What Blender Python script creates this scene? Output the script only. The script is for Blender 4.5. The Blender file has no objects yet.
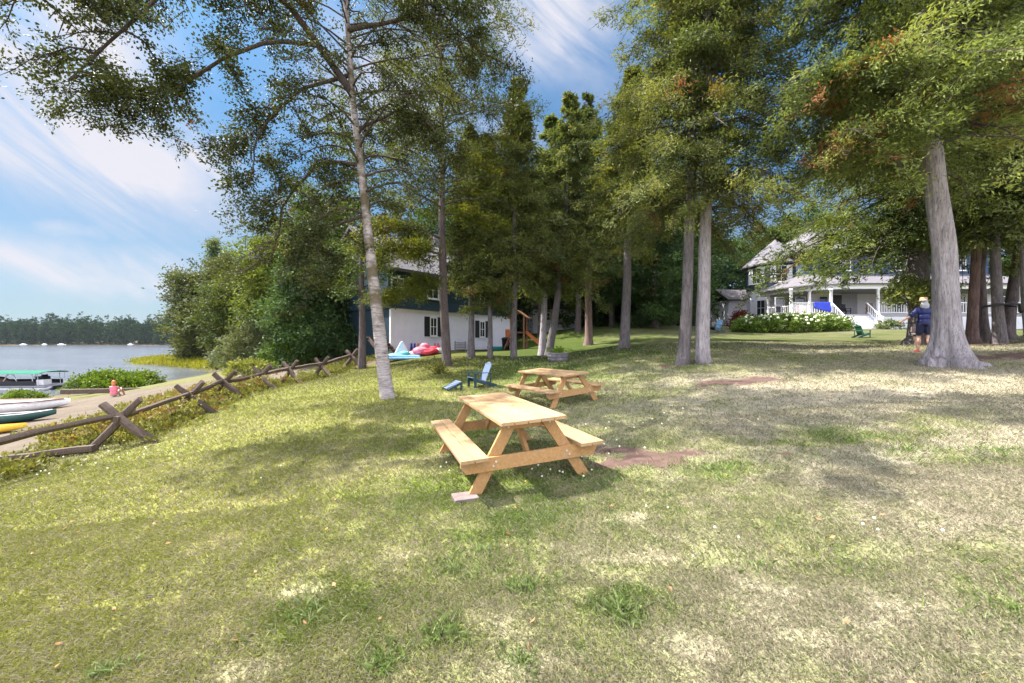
import bpy, math, random
import numpy as np
from mathutils import Vector, Matrix, Euler

PI = math.pi
R = math.radians
rng = np.random.default_rng(7)
random.seed(7)
SC = bpy.context.scene
COL = SC.collection
F = 400.0            # focal length of the photograph in pixels
CAMZ = 1.55


def px(u, Y):
    return (u - 512.0) / F * Y


def pz(v, Y):
    return CAMZ - (v - 341.5) / F * Y


# ------------------------------------------------------------------ helpers
def tag(o, label=None, cat=None, group=None, kind=None):
    if label: o['label'] = label
    if cat: o['category'] = cat
    if group: o['group'] = group
    if kind: o['kind'] = kind
    return o


def empty(name, loc=(0, 0, 0), rot=(0, 0, 0), label=None, cat=None, group=None):
    o = bpy.data.objects.new(name, None)
    COL.objects.link(o)
    o.location = loc
    o.rotation_euler = rot
    return tag(o, label, cat, group)


def link(name, me, mat=None, parent=None):
    o = bpy.data.objects.new(name, me)
    COL.objects.link(o)
    if mat is not None and not me.materials:
        me.materials.append(mat)
    if parent is not None:
        o.parent = parent
    return o


def np_mesh(name, V, Fc, smooth=False):
    """mesh from float (n,3) and int (m,k) arrays (all faces k-gons)"""
    me = bpy.data.meshes.new(name)
    V = np.asarray(V, np.float32); Fc = np.asarray(Fc, np.int32)
    m, k = Fc.shape
    me.vertices.add(len(V)); me.vertices.foreach_set('co', V.ravel())
    me.loops.add(m * k); me.loops.foreach_set('vertex_index', Fc.ravel())
    me.polygons.add(m)
    me.polygons.foreach_set('loop_start', np.arange(0, m * k, k, dtype=np.int32))
    me.polygons.foreach_set('loop_total', np.full(m, k, np.int32))
    me.polygons.foreach_set('use_smooth', np.full(m, smooth, bool))
    me.update(calc_edges=True)
    return me


class MB:
    """collects simple shapes into one mesh"""
    def __init__(s):
        s.v = []; s.f = []; s.smooth = []

    def add(s, vs, fs, smooth=False):
        b = len(s.v)
        s.v.extend([tuple(p) for p in vs])
        for f in fs:
            s.f.append([b + i for i in f]); s.smooth.append(smooth)
        return s

    def box(s, c, d, rot=None):
        c = Vector(c); h = Vector(d) / 2
        vs = []
        for sx, sy, sz in ((-1,-1,-1),(1,-1,-1),(1,1,-1),(-1,1,-1),(-1,-1,1),(1,-1,1),(1,1,1),(-1,1,1)):
            p = Vector((sx * h.x, sy * h.y, sz * h.z))
            if rot is not None: p = rot @ p
            vs.append(c + p)
        return s.add(vs, [(0,3,2,1),(4,5,6,7),(0,1,5,4),(1,2,6,5),(2,3,7,6),(3,0,4,7)])

    def beam(s, p0, p1, w, h, up=(0, 0, 1)):
        """box along p0-p1, w across, h along up"""
        p0 = Vector(p0); p1 = Vector(p1)
        d = (p1 - p0); L = d.length; d.normalize()
        up = Vector(up)
        x = d.cross(up)
        if x.length < 1e-4: x = d.cross(Vector((1, 0, 0)))
        x.normalize(); z = x.cross(d).normalized()
        rot = Matrix((x, d, z)).transposed()
        return s.box((p0 + p1) / 2, (w, L, h), rot)

    def prism(s, poly, axis, a, b):
        """extrude a 2-D polygon along an axis ('x','y','z') from a to b"""
        def P(p, t):
            if axis == 'x': return (t, p[0], p[1])
            if axis == 'y': return (p[0], t, p[1])
            return (p[0], p[1], t)
        n = len(poly)
        vs = [P(p, a) for p in poly] + [P(p, b) for p in poly]
        fs = [tuple(range(n))[::-1], tuple(range(n, 2 * n))]
        for i in range(n):
            j = (i + 1) % n
            fs.append((i, j, n + j, n + i))
        return s.add(vs, fs)

    def tube(s, pts, rad, n=8, caps=True, smooth=True, ell=None):
        V, Fq = tube_arrays(pts, rad, n)
        b = len(s.v)
        s.v.extend([tuple(p) for p in V])
        for f in Fq:
            s.f.append([b + int(i) for i in f]); s.smooth.append(smooth)
        if caps:
            s.f.append([b + i for i in range(n)][::-1]); s.smooth.append(False)
            e = b + len(V) - n
            s.f.append([e + i for i in range(n)]); s.smooth.append(False)
        return s

    def lathe(s, prof, n=20, c=(0, 0, 0), smooth=True):
        vs = []; fs = []
        for r, z in prof:
            for i in range(n):
                a = 2 * PI * i / n
                vs.append((c[0] + r * math.cos(a), c[1] + r * math.sin(a), c[2] + z))
        for j in range(len(prof) - 1):
            for i in range(n):
                k = (i + 1) % n
                fs.append((j * n + i, j * n + k, (j + 1) * n + k, (j + 1) * n + i))
        s.add(vs, fs, smooth)
        b = len(s.v) - len(vs)
        if prof[0][0] > 1e-4:
            s.f.append([b + i for i in range(n)][::-1]); s.smooth.append(False)
        if prof[-1][0] > 1e-4:
            e = b + (len(prof) - 1) * n
            s.f.append([e + i for i in range(n)]); s.smooth.append(False)
        return s

    def ball(s, c, r, n=10, m=7):
        if not hasattr(r, '__len__'): r = (r, r, r)
        vs = []; fs = []
        for j in range(m + 1):
            t = PI * j / m
            for i in range(n):
                a = 2 * PI * i / n
                vs.append((c[0] + r[0] * math.sin(t) * math.cos(a), c[1] + r[1] * math.sin(t) * math.sin(a), c[2] - r[2] * math.cos(t)))
        for j in range(m):
            for i in range(n):
                k = (i + 1) % n
                fs.append((j * n + i, j * n + k, (j + 1) * n + k, (j + 1) * n + i))
        return s.add(vs, fs, True)

    def build(s, name, mat, parent=None, bevel=0, remesh=0, rot=None, loc=None):
        me = bpy.data.meshes.new(name)
        me.from_pydata([tuple(map(float, p)) for p in s.v], [], s.f)
        me.polygons.foreach_set('use_smooth', np.array(s.smooth, bool))
        me.validate()
        me.update()
        o = link(name, me, mat, parent)
        if bevel:
            b = o.modifiers.new('bevel', 'BEVEL'); b.width = bevel; b.segments = 2
            b.limit_method = 'ANGLE'; b.angle_limit = R(50)
        if remesh:
            m = o.modifiers.new('remesh', 'REMESH'); m.mode = 'VOXEL'; m.voxel_size = remesh; m.use_smooth_shade = True
            k = o.modifiers.new('smooth', 'SMOOTH'); k.iterations = 4; k.factor = .5
        if loc is not None: o.location = loc
        if rot is not None: o.rotation_euler = rot
        return o


def tube_arrays(pts, rad, n=6):
    P = np.asarray(pts, float); k = len(P)
    rad = np.broadcast_to(np.asarray(rad, float), (k,))
    T = np.gradient(P, axis=0)
    T /= (np.linalg.norm(T, axis=1, keepdims=True) + 1e-9)
    ref = np.array([1.0, 0, 0]) if abs(T[0, 2]) > .7 else np.array([0, 0, 1.0])
    A = np.cross(T, ref); A /= (np.linalg.norm(A, axis=1, keepdims=True) + 1e-9)
    B = np.cross(T, A)
    ang = np.arange(n) * 2 * PI / n
    V = P[:, None, :] + rad[:, None, None] * (np.cos(ang)[None, :, None] * A[:, None, :] + np.sin(ang)[None, :, None] * B[:, None, :])
    V = V.reshape(-1, 3)
    i = np.arange(n); j = (i + 1) % n
    q = np.stack([i, j, j + n, i + n], 1)
    Fq = (q[None] + (np.arange(k - 1) * n)[:, None, None]).reshape(-1, 4)
    return V, Fq[:, ::-1]


def copy_tree(o, parent=None):
    c = o.copy(); COL.objects.link(c)
    c.parent = parent
    for ch in list(o.children):
        copy_tree(ch, c)
    return c


# value noise in numpy
def _hash(ix, iy, seed):
    h = (ix.astype(np.int64) * 374761393 + iy.astype(np.int64) * 668265263 + seed * 974711) & 0x7fffffff
    h = ((h ^ (h >> 13)) * 1274126177) & 0x7fffffff
    return ((h ^ (h >> 16)) & 0xffff) / 65535.0


def vnoise(x, y, seed=0):
    x = np.asarray(x, float); y = np.asarray(y, float)
    ix = np.floor(x); iy = np.floor(y)
    fx = x - ix; fy = y - iy
    fx = fx * fx * (3 - 2 * fx); fy = fy * fy * (3 - 2 * fy)
    a = _hash(ix, iy, seed); b = _hash(ix + 1, iy, seed); c = _hash(ix, iy + 1, seed); d = _hash(ix + 1, iy + 1, seed)
    return a * (1 - fx) * (1 - fy) + b * fx * (1 - fy) + c * (1 - fx) * fy + d * fx * fy


def fbm(x, y, seed=0, oct=4):
    s = 0; a = .5; t = 0
    for o in range(oct):
        s = s + a * vnoise(x * 2 ** o + 17.3 * o, y * 2 ** o - 9.1 * o, seed + o); t += a; a *= .55
    return s / t


def sstep(a, b, x):
    t = np.clip((x - a) / (b - a), 0, 1)
    return t * t * (3 - 2 * t)


# ------------------------------------------------------------------ materials
class NT:
    def __init__(s, nt):
        s.nt = nt

    def n(s, t, ins=None, **kw):
        nd = s.nt.nodes.new(t)
        for k, v in kw.items(): setattr(nd, k, v)
        for k, v in (ins or {}).items():
            if hasattr(v, 'is_output'): s.nt.links.new(v, nd.inputs[k])
            else: nd.inputs[k].default_value = v
        return nd

    def math(s, op, a, b=0.0, c=None, clamp=False):
        nd = s.nt.nodes.new('ShaderNodeMath'); nd.operation = op; nd.use_clamp = clamp
        for i, v in enumerate((a, b) if c is None else (a, b, c)):
            if hasattr(v, 'is_output'): s.nt.links.new(v, nd.inputs[i])
            else: nd.inputs[i].default_value = v
        return nd.outputs[0]

    def ramp(s, fac, stops, interp='LINEAR'):
        nd = s.nt.nodes.new('ShaderNodeValToRGB')
        cr = nd.color_ramp; cr.interpolation = interp
        while len(cr.elements) < len(stops): cr.elements.new(.5)
        for e, (p, c) in zip(cr.elements, stops):
            e.position = p; e.color = (*c, 1) if len(c) == 3 else c
        s.nt.links.new(fac, nd.inputs[0])
        return nd.outputs[0]

    def mix(s, fac, a, b, blend='MIX'):
        nd = s.nt.nodes.new('ShaderNodeMix'); nd.data_type = 'RGBA'; nd.blend_type = blend
        for i, v in ((0, fac), (6, a), (7, b)):
            if hasattr(v, 'is_output'): s.nt.links.new(v, nd.inputs[i])
            else: nd.inputs[i].default_value = (*v, 1) if hasattr(v, '__len__') and len(v) == 3 else v
        return nd.outputs[2]


def new_mat(name):
    m = bpy.data.materials.new(name); m.use_nodes = True
    nt = m.node_tree; nt.nodes.clear()
    t = NT(nt)
    out = t.n('ShaderNodeOutputMaterial')
    return m, t, out


def principled(t, out, col, rough=.6, spec=.3, normal=None, metal=0):
    b = t.n('ShaderNodeBsdfPrincipled', {'Base Color': col if hasattr(col, 'is_output') else (*col, 1), 'Roughness': rough, 'Metallic': metal})
    b.inputs['Specular IOR Level'].default_value = spec
    if normal is not None: t.nt.links.new(normal, b.inputs['Normal'])
    t.nt.links.new(b.outputs[0], out.inputs[0])
    return b


def mat_noise(name, c1, c2, scale=6, rough=.65, spec=.3, bump=.15, stretch=(1, 1, 1), detail=6, c3=None, dist=.02):
    """two (or three) tone procedural surface with a matching bump"""
    m, t, out = new_mat(name)
    tc = t.n('ShaderNodeTexCoord')
    mp = t.n('ShaderNodeMapping', {'Vector': tc.outputs['Object'], 'Scale': stretch})
    nz = t.n('ShaderNodeTexNoise', {'Vector': mp.outputs[0], 'Scale': scale, 'Detail': detail, 'Roughness': .62})
    stops = [(.32, c1), (.68, c2)] if c3 is None else [(.28, c1), (.52, c2), (.74, c3)]
    col = t.ramp(nz.outputs[0], stops)
    bp = t.n('ShaderNodeBump', {'Height': nz.outputs[0], 'Strength': bump, 'Distance': dist})
    principled(t, out, col, rough, spec, bp.outputs[0])
    return m


def mat_plain(name, c, rough=.5, spec=.35, var=.12):
    c = Vector(c)
    return mat_noise(name, tuple(c * (1 - var)), tuple(c * (1 + var)), 9, rough, spec, .05)


def mat_wood(name, c1, c2, grain=(6, .5, 6), rough=.6, bump=.12):
    m, t, out = new_mat(name)
    tc = t.n('ShaderNodeTexCoord')
    oi = t.n('ShaderNodeObjectInfo')
    off = t.n('ShaderNodeVectorMath', {0: tc.outputs['Object'], 1: (3.1, 1.7, 2.3)}, operation='ADD')
    mp = t.n('ShaderNodeMapping', {'Vector': off.outputs[0], 'Scale': grain})
    nz = t.n('ShaderNodeTexNoise', {'Vector': mp.outputs[0], 'Scale': 5, 'Detail': 7, 'Roughness': .6, 'Distortion': .6})
    big = t.n('ShaderNodeTexNoise', {'Vector': off.outputs[0], 'Scale': 3.0, 'Detail': 3})
    col = t.ramp(nz.outputs[0], [(.3, c1), (.7, c2)])
    col = t.mix(t.math('MULTIPLY', big.outputs[0], .35), col, tuple(Vector(c1) * .75))
    gi = t.n('ShaderNodeNewGeometry')
    st = t.n('ShaderNodeTexNoise', {'Vector': off.outputs[0], 'Scale': 7.0, 'Detail': 6, 'Roughness': .7})
    col = t.mix(t.ramp(st.outputs[0], [(.52, (0, 0, 0)), (.72, (.55, .55, .55))]), col, (.30, .245, .19) if c1[0] > .3 else tuple(Vector(c1) * .8))
    rv = t.math('ADD', t.math('MULTIPLY_ADD', oi.outputs['Random'], .16, .82), t.math('MULTIPLY', gi.outputs['Random Per Island'], .22))
    hs = t.n('ShaderNodeHueSaturation', {'Color': col, 'Value': rv})
    bp = t.n('ShaderNodeBump', {'Height': nz.outputs[0], 'Strength': bump, 'Distance': .01})
    principled(t, out, hs.outputs[0], rough, .3, bp.outputs[0])
    return m


def mat_leaf(name, dark, mid, light, brown=(.16, .07, .03), trans=.3, rough=.55, spec=.18):
    """foliage: colour follows a per-leaf tint (0..1 living, above 1 dead brown)"""
    m, t, out = new_mat(name)
    at = t.n('ShaderNodeAttribute', attribute_name='tint')
    oi = t.n('ShaderNodeObjectInfo')
    f = at.outputs['Fac']
    col = t.ramp(t.math('MULTIPLY', f, .5), [(0.0, dark), (.25, mid), (.5, light), (.56, brown), (1, tuple(Vector(brown) * 1.6))])
    hs = t.n('ShaderNodeHueSaturation', {'Color': col, 'Hue': t.math('MULTIPLY_ADD', oi.outputs['Random'], .02, .49), 'Value': t.math('MULTIPLY_ADD', oi.outputs['Random'], .25, .88)})
    b = t.n('ShaderNodeBsdfPrincipled', {'Base Color': hs.outputs[0], 'Roughness': rough})
    b.inputs['Specular IOR Level'].default_value = spec
    tl = t.n('ShaderNodeBsdfTranslucent', {'Color': t.mix(1.0, hs.outputs[0], (1.25, 1.2, .55), 'MULTIPLY')})
    mx = t.n('ShaderNodeMixShader', {0: trans, 1: b.outputs[0], 2: tl.outputs[0]})
    t.nt.links.new(mx.outputs[0], out.inputs[0])
    return m


def mat_bark(name, c1, c2, c3, vs=9, hs=1.2, bump=.6, rough=.9):
    m, t, out = new_mat(name)
    tc = t.n('ShaderNodeTexCoord')
    mp = t.n('ShaderNodeMapping', {'Vector': tc.outputs['Object'], 'Scale': (vs, vs, hs)})
    nz = t.n('ShaderNodeTexNoise', {'Vector': mp.outputs[0], 'Scale': 2.2, 'Detail': 8, 'Roughness': .7, 'Distortion': .5})
    pt = t.n('ShaderNodeTexNoise', {'Vector': tc.outputs['Object'], 'Scale': 1.4, 'Detail': 4})
    col = t.ramp(nz.outputs[0], [(.28, c1), (.5, c2), (.75, c3)])
    mp2 = t.n('ShaderNodeMapping', {'Vector': tc.outputs['Object'], 'Scale': (vs * 3.2, vs * 3.2, hs * 2.2)})
    fr = t.n('ShaderNodeTexNoise', {'Vector': mp2.outputs[0], 'Scale': 1.6, 'Detail': 5, 'Roughness': .65, 'Distortion': .9})
    col = t.mix(t.ramp(pt.outputs[0], [(.5, (0, 0, 0)), (.75, (.5, .5, .5))]), col, c1)
    col = t.mix(t.ramp(fr.outputs[0], [(.36, (.75, .75, .75)), (.47, (0, 0, 0))]), col, tuple(Vector(c1) * .55))
    hh = t.math('ADD', t.math('MULTIPLY', nz.outputs[0], .6), fr.outputs[0])
    bp = t.n('ShaderNodeBump', {'Height': hh, 'Strength': min(1, bump * 1.5), 'Distance': .05})
    principled(t, out, col, rough, .15, bp.outputs[0])
    return m


def mat_birch(name):
    m, t, out = new_mat(name)
    tc = t.n('ShaderNodeTexCoord')
    mp = t.n('ShaderNodeMapping', {'Vector': tc.outputs['Object'], 'Scale': (2.2, 2.2, 14)})
    nz = t.n('ShaderNodeTexNoise', {'Vector': mp.outputs[0], 'Scale': 2.0, 'Detail': 5, 'Roughness': .65, 'Distortion': .4})
    pt = t.n('ShaderNodeTexNoise', {'Vector': tc.outputs['Object'], 'Scale': 2.3, 'Detail': 6, 'Roughness': .65})
    col = t.ramp(nz.outputs[0], [(.3, (.06, .048, .045)), (.42, (.26, .22, .22)), (.62, (.44, .39, .39))])
    sp = t.n('ShaderNodeSeparateXYZ', {0: tc.outputs['Object']})
    # rough brown plates and lichen higher up the stem
    hi = t.math('SMOOTHSTEP', 2.2, 3.4, sp.outputs[2]) if False else t.n('ShaderNodeMapRange', {'Value': sp.outputs[2], 'From Min': 1.6, 'From Max': 2.6}).outputs[0]
    pat = t.ramp(pt.outputs[0], [(.42, (0, 0, 0)), (.58, (1, 1, 1))])
    col = t.mix(t.math('MULTIPLY', hi, pat), col, (.11, .085, .045))
    low = t.ramp(pt.outputs[0], [(.58, (0, 0, 0)), (.7, (.8, .8, .8))])
    col = t.mix(low, col, (.14, .11, .09))
    bp = t.n('ShaderNodeBump', {'Height': pt.outputs[0], 'Strength': .5, 'Distance': .03})
    principled(t, out, col, .75, .25, bp.outputs[0])
    return m


def mat_siding(name, c, pitch=.12, depth=.5, vertical=False):
    m, t, out = new_mat(name)
    tc = t.n('ShaderNodeTexCoord')
    sp = t.n('ShaderNodeSeparateXYZ', {0: tc.outputs['Object']})
    z = t.math('DIVIDE', sp.outputs[0 if vertical else 2], pitch)
    saw = t.math('FRACT', z)
    if vertical: saw = t.math('GREATER_THAN', saw, .08)
    nz = t.n('ShaderNodeTexNoise', {'Vector': tc.outputs['Object'], 'Scale': 1.7, 'Detail': 6, 'Roughness': .65})
    c = Vector(c)
    col = t.ramp(nz.outputs[0], [(.3, tuple(c * .86)), (.7, tuple(c))])
    bp = t.n('ShaderNodeBump', {'Height': t.math('SUBTRACT', 1.0, saw), 'Strength': depth, 'Distance': .02})
    principled(t, out, col, .55, .3, bp.outputs[0])
    return m


def mat_shingle(name, c1, c2):
    m, t, out = new_mat(name)
    tc = t.n('ShaderNodeTexCoord')
    br = t.n('ShaderNodeTexBrick', {'Vector': tc.outputs['Object'], 'Color1': (*c1, 1), 'Color2': (*c2, 1), 'Mortar': (*(Vector(c1) * .6), 1), 'Scale': 3.0, 'Mortar Size': .012, 'Row Height': .3, 'Brick Width': .6})
    nz = t.n('ShaderNodeTexNoise', {'Vector': tc.outputs['Object'], 'Scale': 5, 'Detail': 7})
    col = t.mix(t.math('MULTIPLY', nz.outputs[0], .45), br.outputs[0], tuple(Vector(c1) * .7))
    bp = t.n('ShaderNodeBump', {'Height': nz.outputs[0], 'Strength': .3, 'Distance': .02})
    principled(t, out, col, .85, .2, bp.outputs[0])
    return m


M = {}
M['table_wood'] = mat_wood('table wood', (.37, .19, .07), (.52, .31, .14))
M['table_top'] = mat_wood('table top wood', (.36, .215, .105), (.48, .32, .18))
M['rail_wood'] = mat_wood('weathered rail', (.07, .048, .038), (.15, .108, .088), (9, 9, .6), .85, .5)
M['bark_cedar'] = mat_bark('cedar bark', (.19, .165, .175), (.40, .36, .385), (.54, .495, .52))
M['bark_grey'] = mat_bark('grey bark', (.095, .08, .085), (.18, .158, .165), (.27, .24, .25))
M['bark_red'] = mat_bark('red bark', (.12, .075, .068), (.24, .16, .145), (.35, .26, .24))
M['bark_dark'] = mat_bark('dark bark', (.07, .055, .055), (.14, .11, .11), (.21, .17, .17))
M['bark_limb'] = mat_bark('limb bark', (.06, .045, .04), (.11, .085, .075), (.18, .145, .13))
M['bark_birch'] = mat_birch('birch bark')
M['cedar'] = mat_leaf('cedar foliage', (.055, .078, .028), (.135, .165, .052), (.25, .265, .085), trans=.38)
M['cedar_bright'] = mat_leaf('bright cedar foliage', (.065, .088, .024), (.16, .19, .052), (.28, .30, .088), (.22, .09, .045), trans=.36)
M['cedar_dark'] = mat_leaf('dark cedar foliage', (.04, .066, .028), (.095, .13, .046), (.17, .205, .07), trans=.36)
M['birch_leaf'] = mat_leaf('birch leaves', (.022, .03, .010), (.055, .066, .018), (.11, .12, .03), trans=.22)
M['pine_leaf'] = mat_leaf('pine needles', (.05, .07, .010), (.12, .15, .018), (.24, .25, .03), trans=.35)
M['broad_leaf'] = mat_leaf('broad leaves', (.035, .055, .013), (.075, .11, .022), (.14, .18, .036))
M['maple_leaf'] = mat_leaf('yellow green maple leaves', (.06, .085, .012), (.125, .155, .022), (.22, .25, .04))
M['olive_leaf'] = mat_leaf('olive leaves', (.045, .06, .015), (.095, .115, .03), (.17, .19, .05))
M['wood_leaf'] = mat_leaf('deep wood leaves', (.026, .056, .018), (.055, .10, .03), (.105, .16, .044))
M['willow_leaf'] = mat_leaf('grey willow leaves', (.07, .09, .04), (.13, .155, .075), (.21, .235, .12))
M['bush_leaf'] = mat_leaf('bush leaves', (.05, .09, .010), (.11, .18, .018), (.22, .29, .03))
M['weed_leaf'] = mat_leaf('bank weeds', (.09, .10, .022), (.17, .19, .04), (.30, .28, .08), (.20, .10, .05))
M['reed'] = mat_leaf('reeds', (.13, .16, .012), (.25, .28, .02), (.38, .36, .05))
M['far_leaf'] = mat_leaf('far shore leaves', (.008, .03, .012), (.018, .048, .018), (.038, .075, .024), trans=.15, rough=.9, spec=.02)
M['hydrangea_leaf'] = mat_leaf('hydrangea leaves', (.05, .09, .015), (.12, .18, .03), (.25, .32, .06))
M['red_leaf'] = mat_leaf('red shrub leaves', (.06, .01, .012), (.12, .02, .02), (.20, .04, .03))
M['flower'] = mat_plain('white flower', (.75, .78, .6), .7)
M['white'] = mat_plain('white paint', (.70, .69, .72), .5, var=.04)
M['white_siding'] = mat_siding('white clapboard', (.62, .61, .67))
M['white_board'] = mat_siding('white vertical board', (.74, .73, .86), .25, .35, True)
M['navy_siding'] = mat_siding('navy shingle', (.03, .055, .11), .14)
M['teal_siding'] = mat_siding('dark teal shingle', (.015, .035, .05), .16)
M['porch_wall'] = mat_siding('porch wall clapboard', (.66, .62, .66))
M['roof'] = mat_shingle('grey shingles', (.13, .122, .135), (.19, .175, .19))
M['roof_dark'] = mat_shingle('dark shingles', (.09, .08, .085), (.14, .125, .13))
M['black'] = mat_plain('black paint', (.012, .012, .016), .5)
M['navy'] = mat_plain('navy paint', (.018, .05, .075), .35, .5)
M['navy_lit'] = mat_plain('sunlit navy paint', (.13, .17, .26), .35, .5)  # navy slats, with the sun's sheen lightened into their colour
M['green_paint'] = mat_plain('green paint', (.02, .085, .055), .45)
M['stone'] = mat_noise('grey stone', (.09, .085, .095), (.22, .205, .22), 9, .85, .2, .4)
M['paver'] = mat_noise('pink paver', (.15, .115, .11), (.23, .18, .175), 14, .85, .2, .3)
M['concrete'] = mat_noise('concrete', (.28, .26, .26), (.40, .37, .37), 5, .85, .2, .2)
M['mulch'] = mat_noise('red mulch', (.13, .06, .055), (.30, .16, .15), 30, .95, .1, .8, c3=(.40, .25, .23))
M['porch_floor'] = mat_plain('porch floor', (.30, .29, .31), .7)


def mat_glass(name, c=(.02, .025, .035)):
    m, t, out = new_mat(name)
    tc = t.n('ShaderNodeTexCoord')
    nz = t.n('ShaderNodeTexNoise', {'Vector': tc.outputs['Object'], 'Scale': 1.1, 'Detail': 2})
    bp = t.n('ShaderNodeBump', {'Height': nz.outputs[0], 'Strength': .03, 'Distance': .05})
    principled(t, out, c, .06, .6, bp.outputs[0])
    return m


M['glass'] = mat_glass('window glass')
for nm, c in {'red': (.62, .05, .08), 'pink': (.75, .18, .25), 'aqua': (.12, .42, .42), 'pale_blue': (.55, .66, .78), 'orange': (.70, .20, .05),
              'yellow': (.80, .50, .05), 'blue': (.03, .05, .40), 'bright_blue': (.02, .05, .55), 'sky_blue': (.22, .42, .65), 'canopy_old': (.06, .27, .17),
              'dark_green': (.02, .07, .06), 'hull_white': (.74, .72, .73), 'aluminium': (.55, .55, .56), 'brown': (.20, .11, .07),
              'slide': (.50, .14, .05), 'play_wood': (.22, .10, .06), 'skin': (.50, .30, .23), 'shirt': (.013, .02, .115), 'shorts': (.015, .018, .05),
              'straw': (.42, .28, .15), 'hair_white': (.42, .42, .46), 'shoe': (.45, .10, .09), 'strap': (.025, .025, .03), 'pale_door': (.45, .55, .68),
              'hair_red': (.62, .20, .07), 'teal': (.05, .30, .32), 'shade_grey': (.30, .29, .32)}.items():
    M[nm] = mat_plain(nm, c, .5)

M['canopy'] = mat_noise('canopy cloth', (.035, .145, .095), (.05, .18, .12), 3, .95, .02, .1)
# ------------------------------------------------------------------ terrain
CP = []


def cp(x, y, z): CP.append((x, y, z))


def cpx(u, v, Y): CP.append((px(u, Y), Y, pz(v, Y)))


for a in [(0, 1, -.02), (-2.6, 2.05, -.2), (2.4, 1.8, .12), (-.7, 4.5, -.035), (.55, 4.35, .04), (-.3, 6.2, -.02), (.45, 9.3, 0.0), (1.65, 9.6, .11), (1.0, 11, .1),
          (-3, 6, -.2), (5, 4, .3), (9, 5, .66), (4, 8, .33), (7, 8.5, .62),
          (-15, 3, -1.2), (-25, 0, -1.9), (-40, 0, -2.7), (-8, -8, -.8), (0, -8, -.1), (10, -8, .5), (25, 5, 1.7), (40, 20, 2.3), (48, 45, 3.4),
          (20, 50, 3.3), (2, 50, 2.8), (-10, 48, 1.3), (-25, 45, -.8), (-30, 60, -1.3), (-55, 75, -1.9), (-40, 68, -1.3), (-70, 80, -2.3),
          (-20, 80, 0), (-60, 100, -2.2), (-95, 95, -4.6), (-92, 72, -4.6), (-60, 52, -4.3), (-50, 46, -3.9), (-65, 30, -4.6), (-65, 5, -4.6), (30, 90, 5), (70, 50, 4.5), (70, 0, 3),
          (-8.0, 5.3, -.72), (-20, 12, -1.75), (-10.5, 5, -1.0)]:
    cp(*a)
for a in [(0, 500, 5.55), (388, 398, 10.5), (447, 366, 17), (391, 353.5, 23.6), (510, 348.2, 32.5), (545, 356, 21), (471, 357, 19.5), (511, 358, 19),
          (589, 345, 25), (622, 348, 18.5), (692, 363, 13), (950, 366, 10.5), (922, 352, 13), (916, 345, 17), (1000, 343, 14.5), (560, 333, 34), (640, 327, 34), (700, 331, 31),
          (790, 333, 29), (845, 331, 30), (860, 329, 32), (1010, 331, 31), (762, 327, 38),
          (122, 447, 8.5), (190, 417, 11.5), (225, 400, 13.5), (262, 391, 15.5), (290, 384, 17), (322, 378, 18.5), (352, 369, 20.5),
          (60, 430, 13), (20, 449, 10.5), (50, 405, 22), (0, 396, 30.5), (100, 392, 32.5), (150, 383, 40.5), (300, 365, 25), (250, 366, 30), (205, 376, 33)]:
    cpx(*a)
CPA = np.array(CP)


def _tps_k(r2):
    return np.where(r2 > 1e-12, r2 * np.log(np.maximum(r2, 1e-12)) * .5, 0)


_xy = CPA[:, :2] / 10.0
_n = len(CPA)
_K = _tps_k(((_xy[:, None] - _xy[None]) ** 2).sum(-1)) + np.eye(_n) * .004
_Pm = np.hstack([np.ones((_n, 1)), _xy])
_A = np.block([[_K, _Pm], [_Pm.T, np.zeros((3, 3))]])
_W = np.linalg.solve(_A, np.concatenate([CPA[:, 2], np.zeros(3)]))
WATER = -2.6


def height(x, y):
    x = np.atleast_1d(np.asarray(x, float)); y = np.atleast_1d(np.asarray(y, float))
    out = np.empty(x.shape)
    xf, yf = x.ravel(), y.ravel(); o = np.empty(len(xf))
    for i in range(0, len(xf), 20000):
        q = np.stack([xf[i:i + 20000], yf[i:i + 20000]], 1) / 10
        k = _tps_k(((q[:, None] - _xy[None]) ** 2).sum(-1))
        o[i:i + 20000] = k @ _W[:_n] + _W[_n] + q @ _W[_n + 1:]
    # away from the place itself the land and the lake bed run level
    far = -6 + 10 * sstep(-28, 12, xf - .15 * yf + 10)
    far = far + sstep(405, 425, yf) * 4.5 + sstep(425, 700, yf) * 14
    d = np.maximum.reduce([(yf - 100) / 60, (np.abs(xf + 10) - 88) / 40, (-8 - yf) / 25])
    w = 1 - sstep(0, 1, d)
    o = np.where(w > 0, w * np.clip(o, -6, 7), 0) + (1 - w) * far
    o = o + (fbm(xf * .9, yf * .9, 5, 3) - .5) * .06
    return o.reshape(x.shape)


def gz(x, y): return float(height(x, y)[0])


def on(u, Y, dz=0):
    x = px(u, Y)
    return (x, Y, gz(x, Y) + dz)


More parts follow.
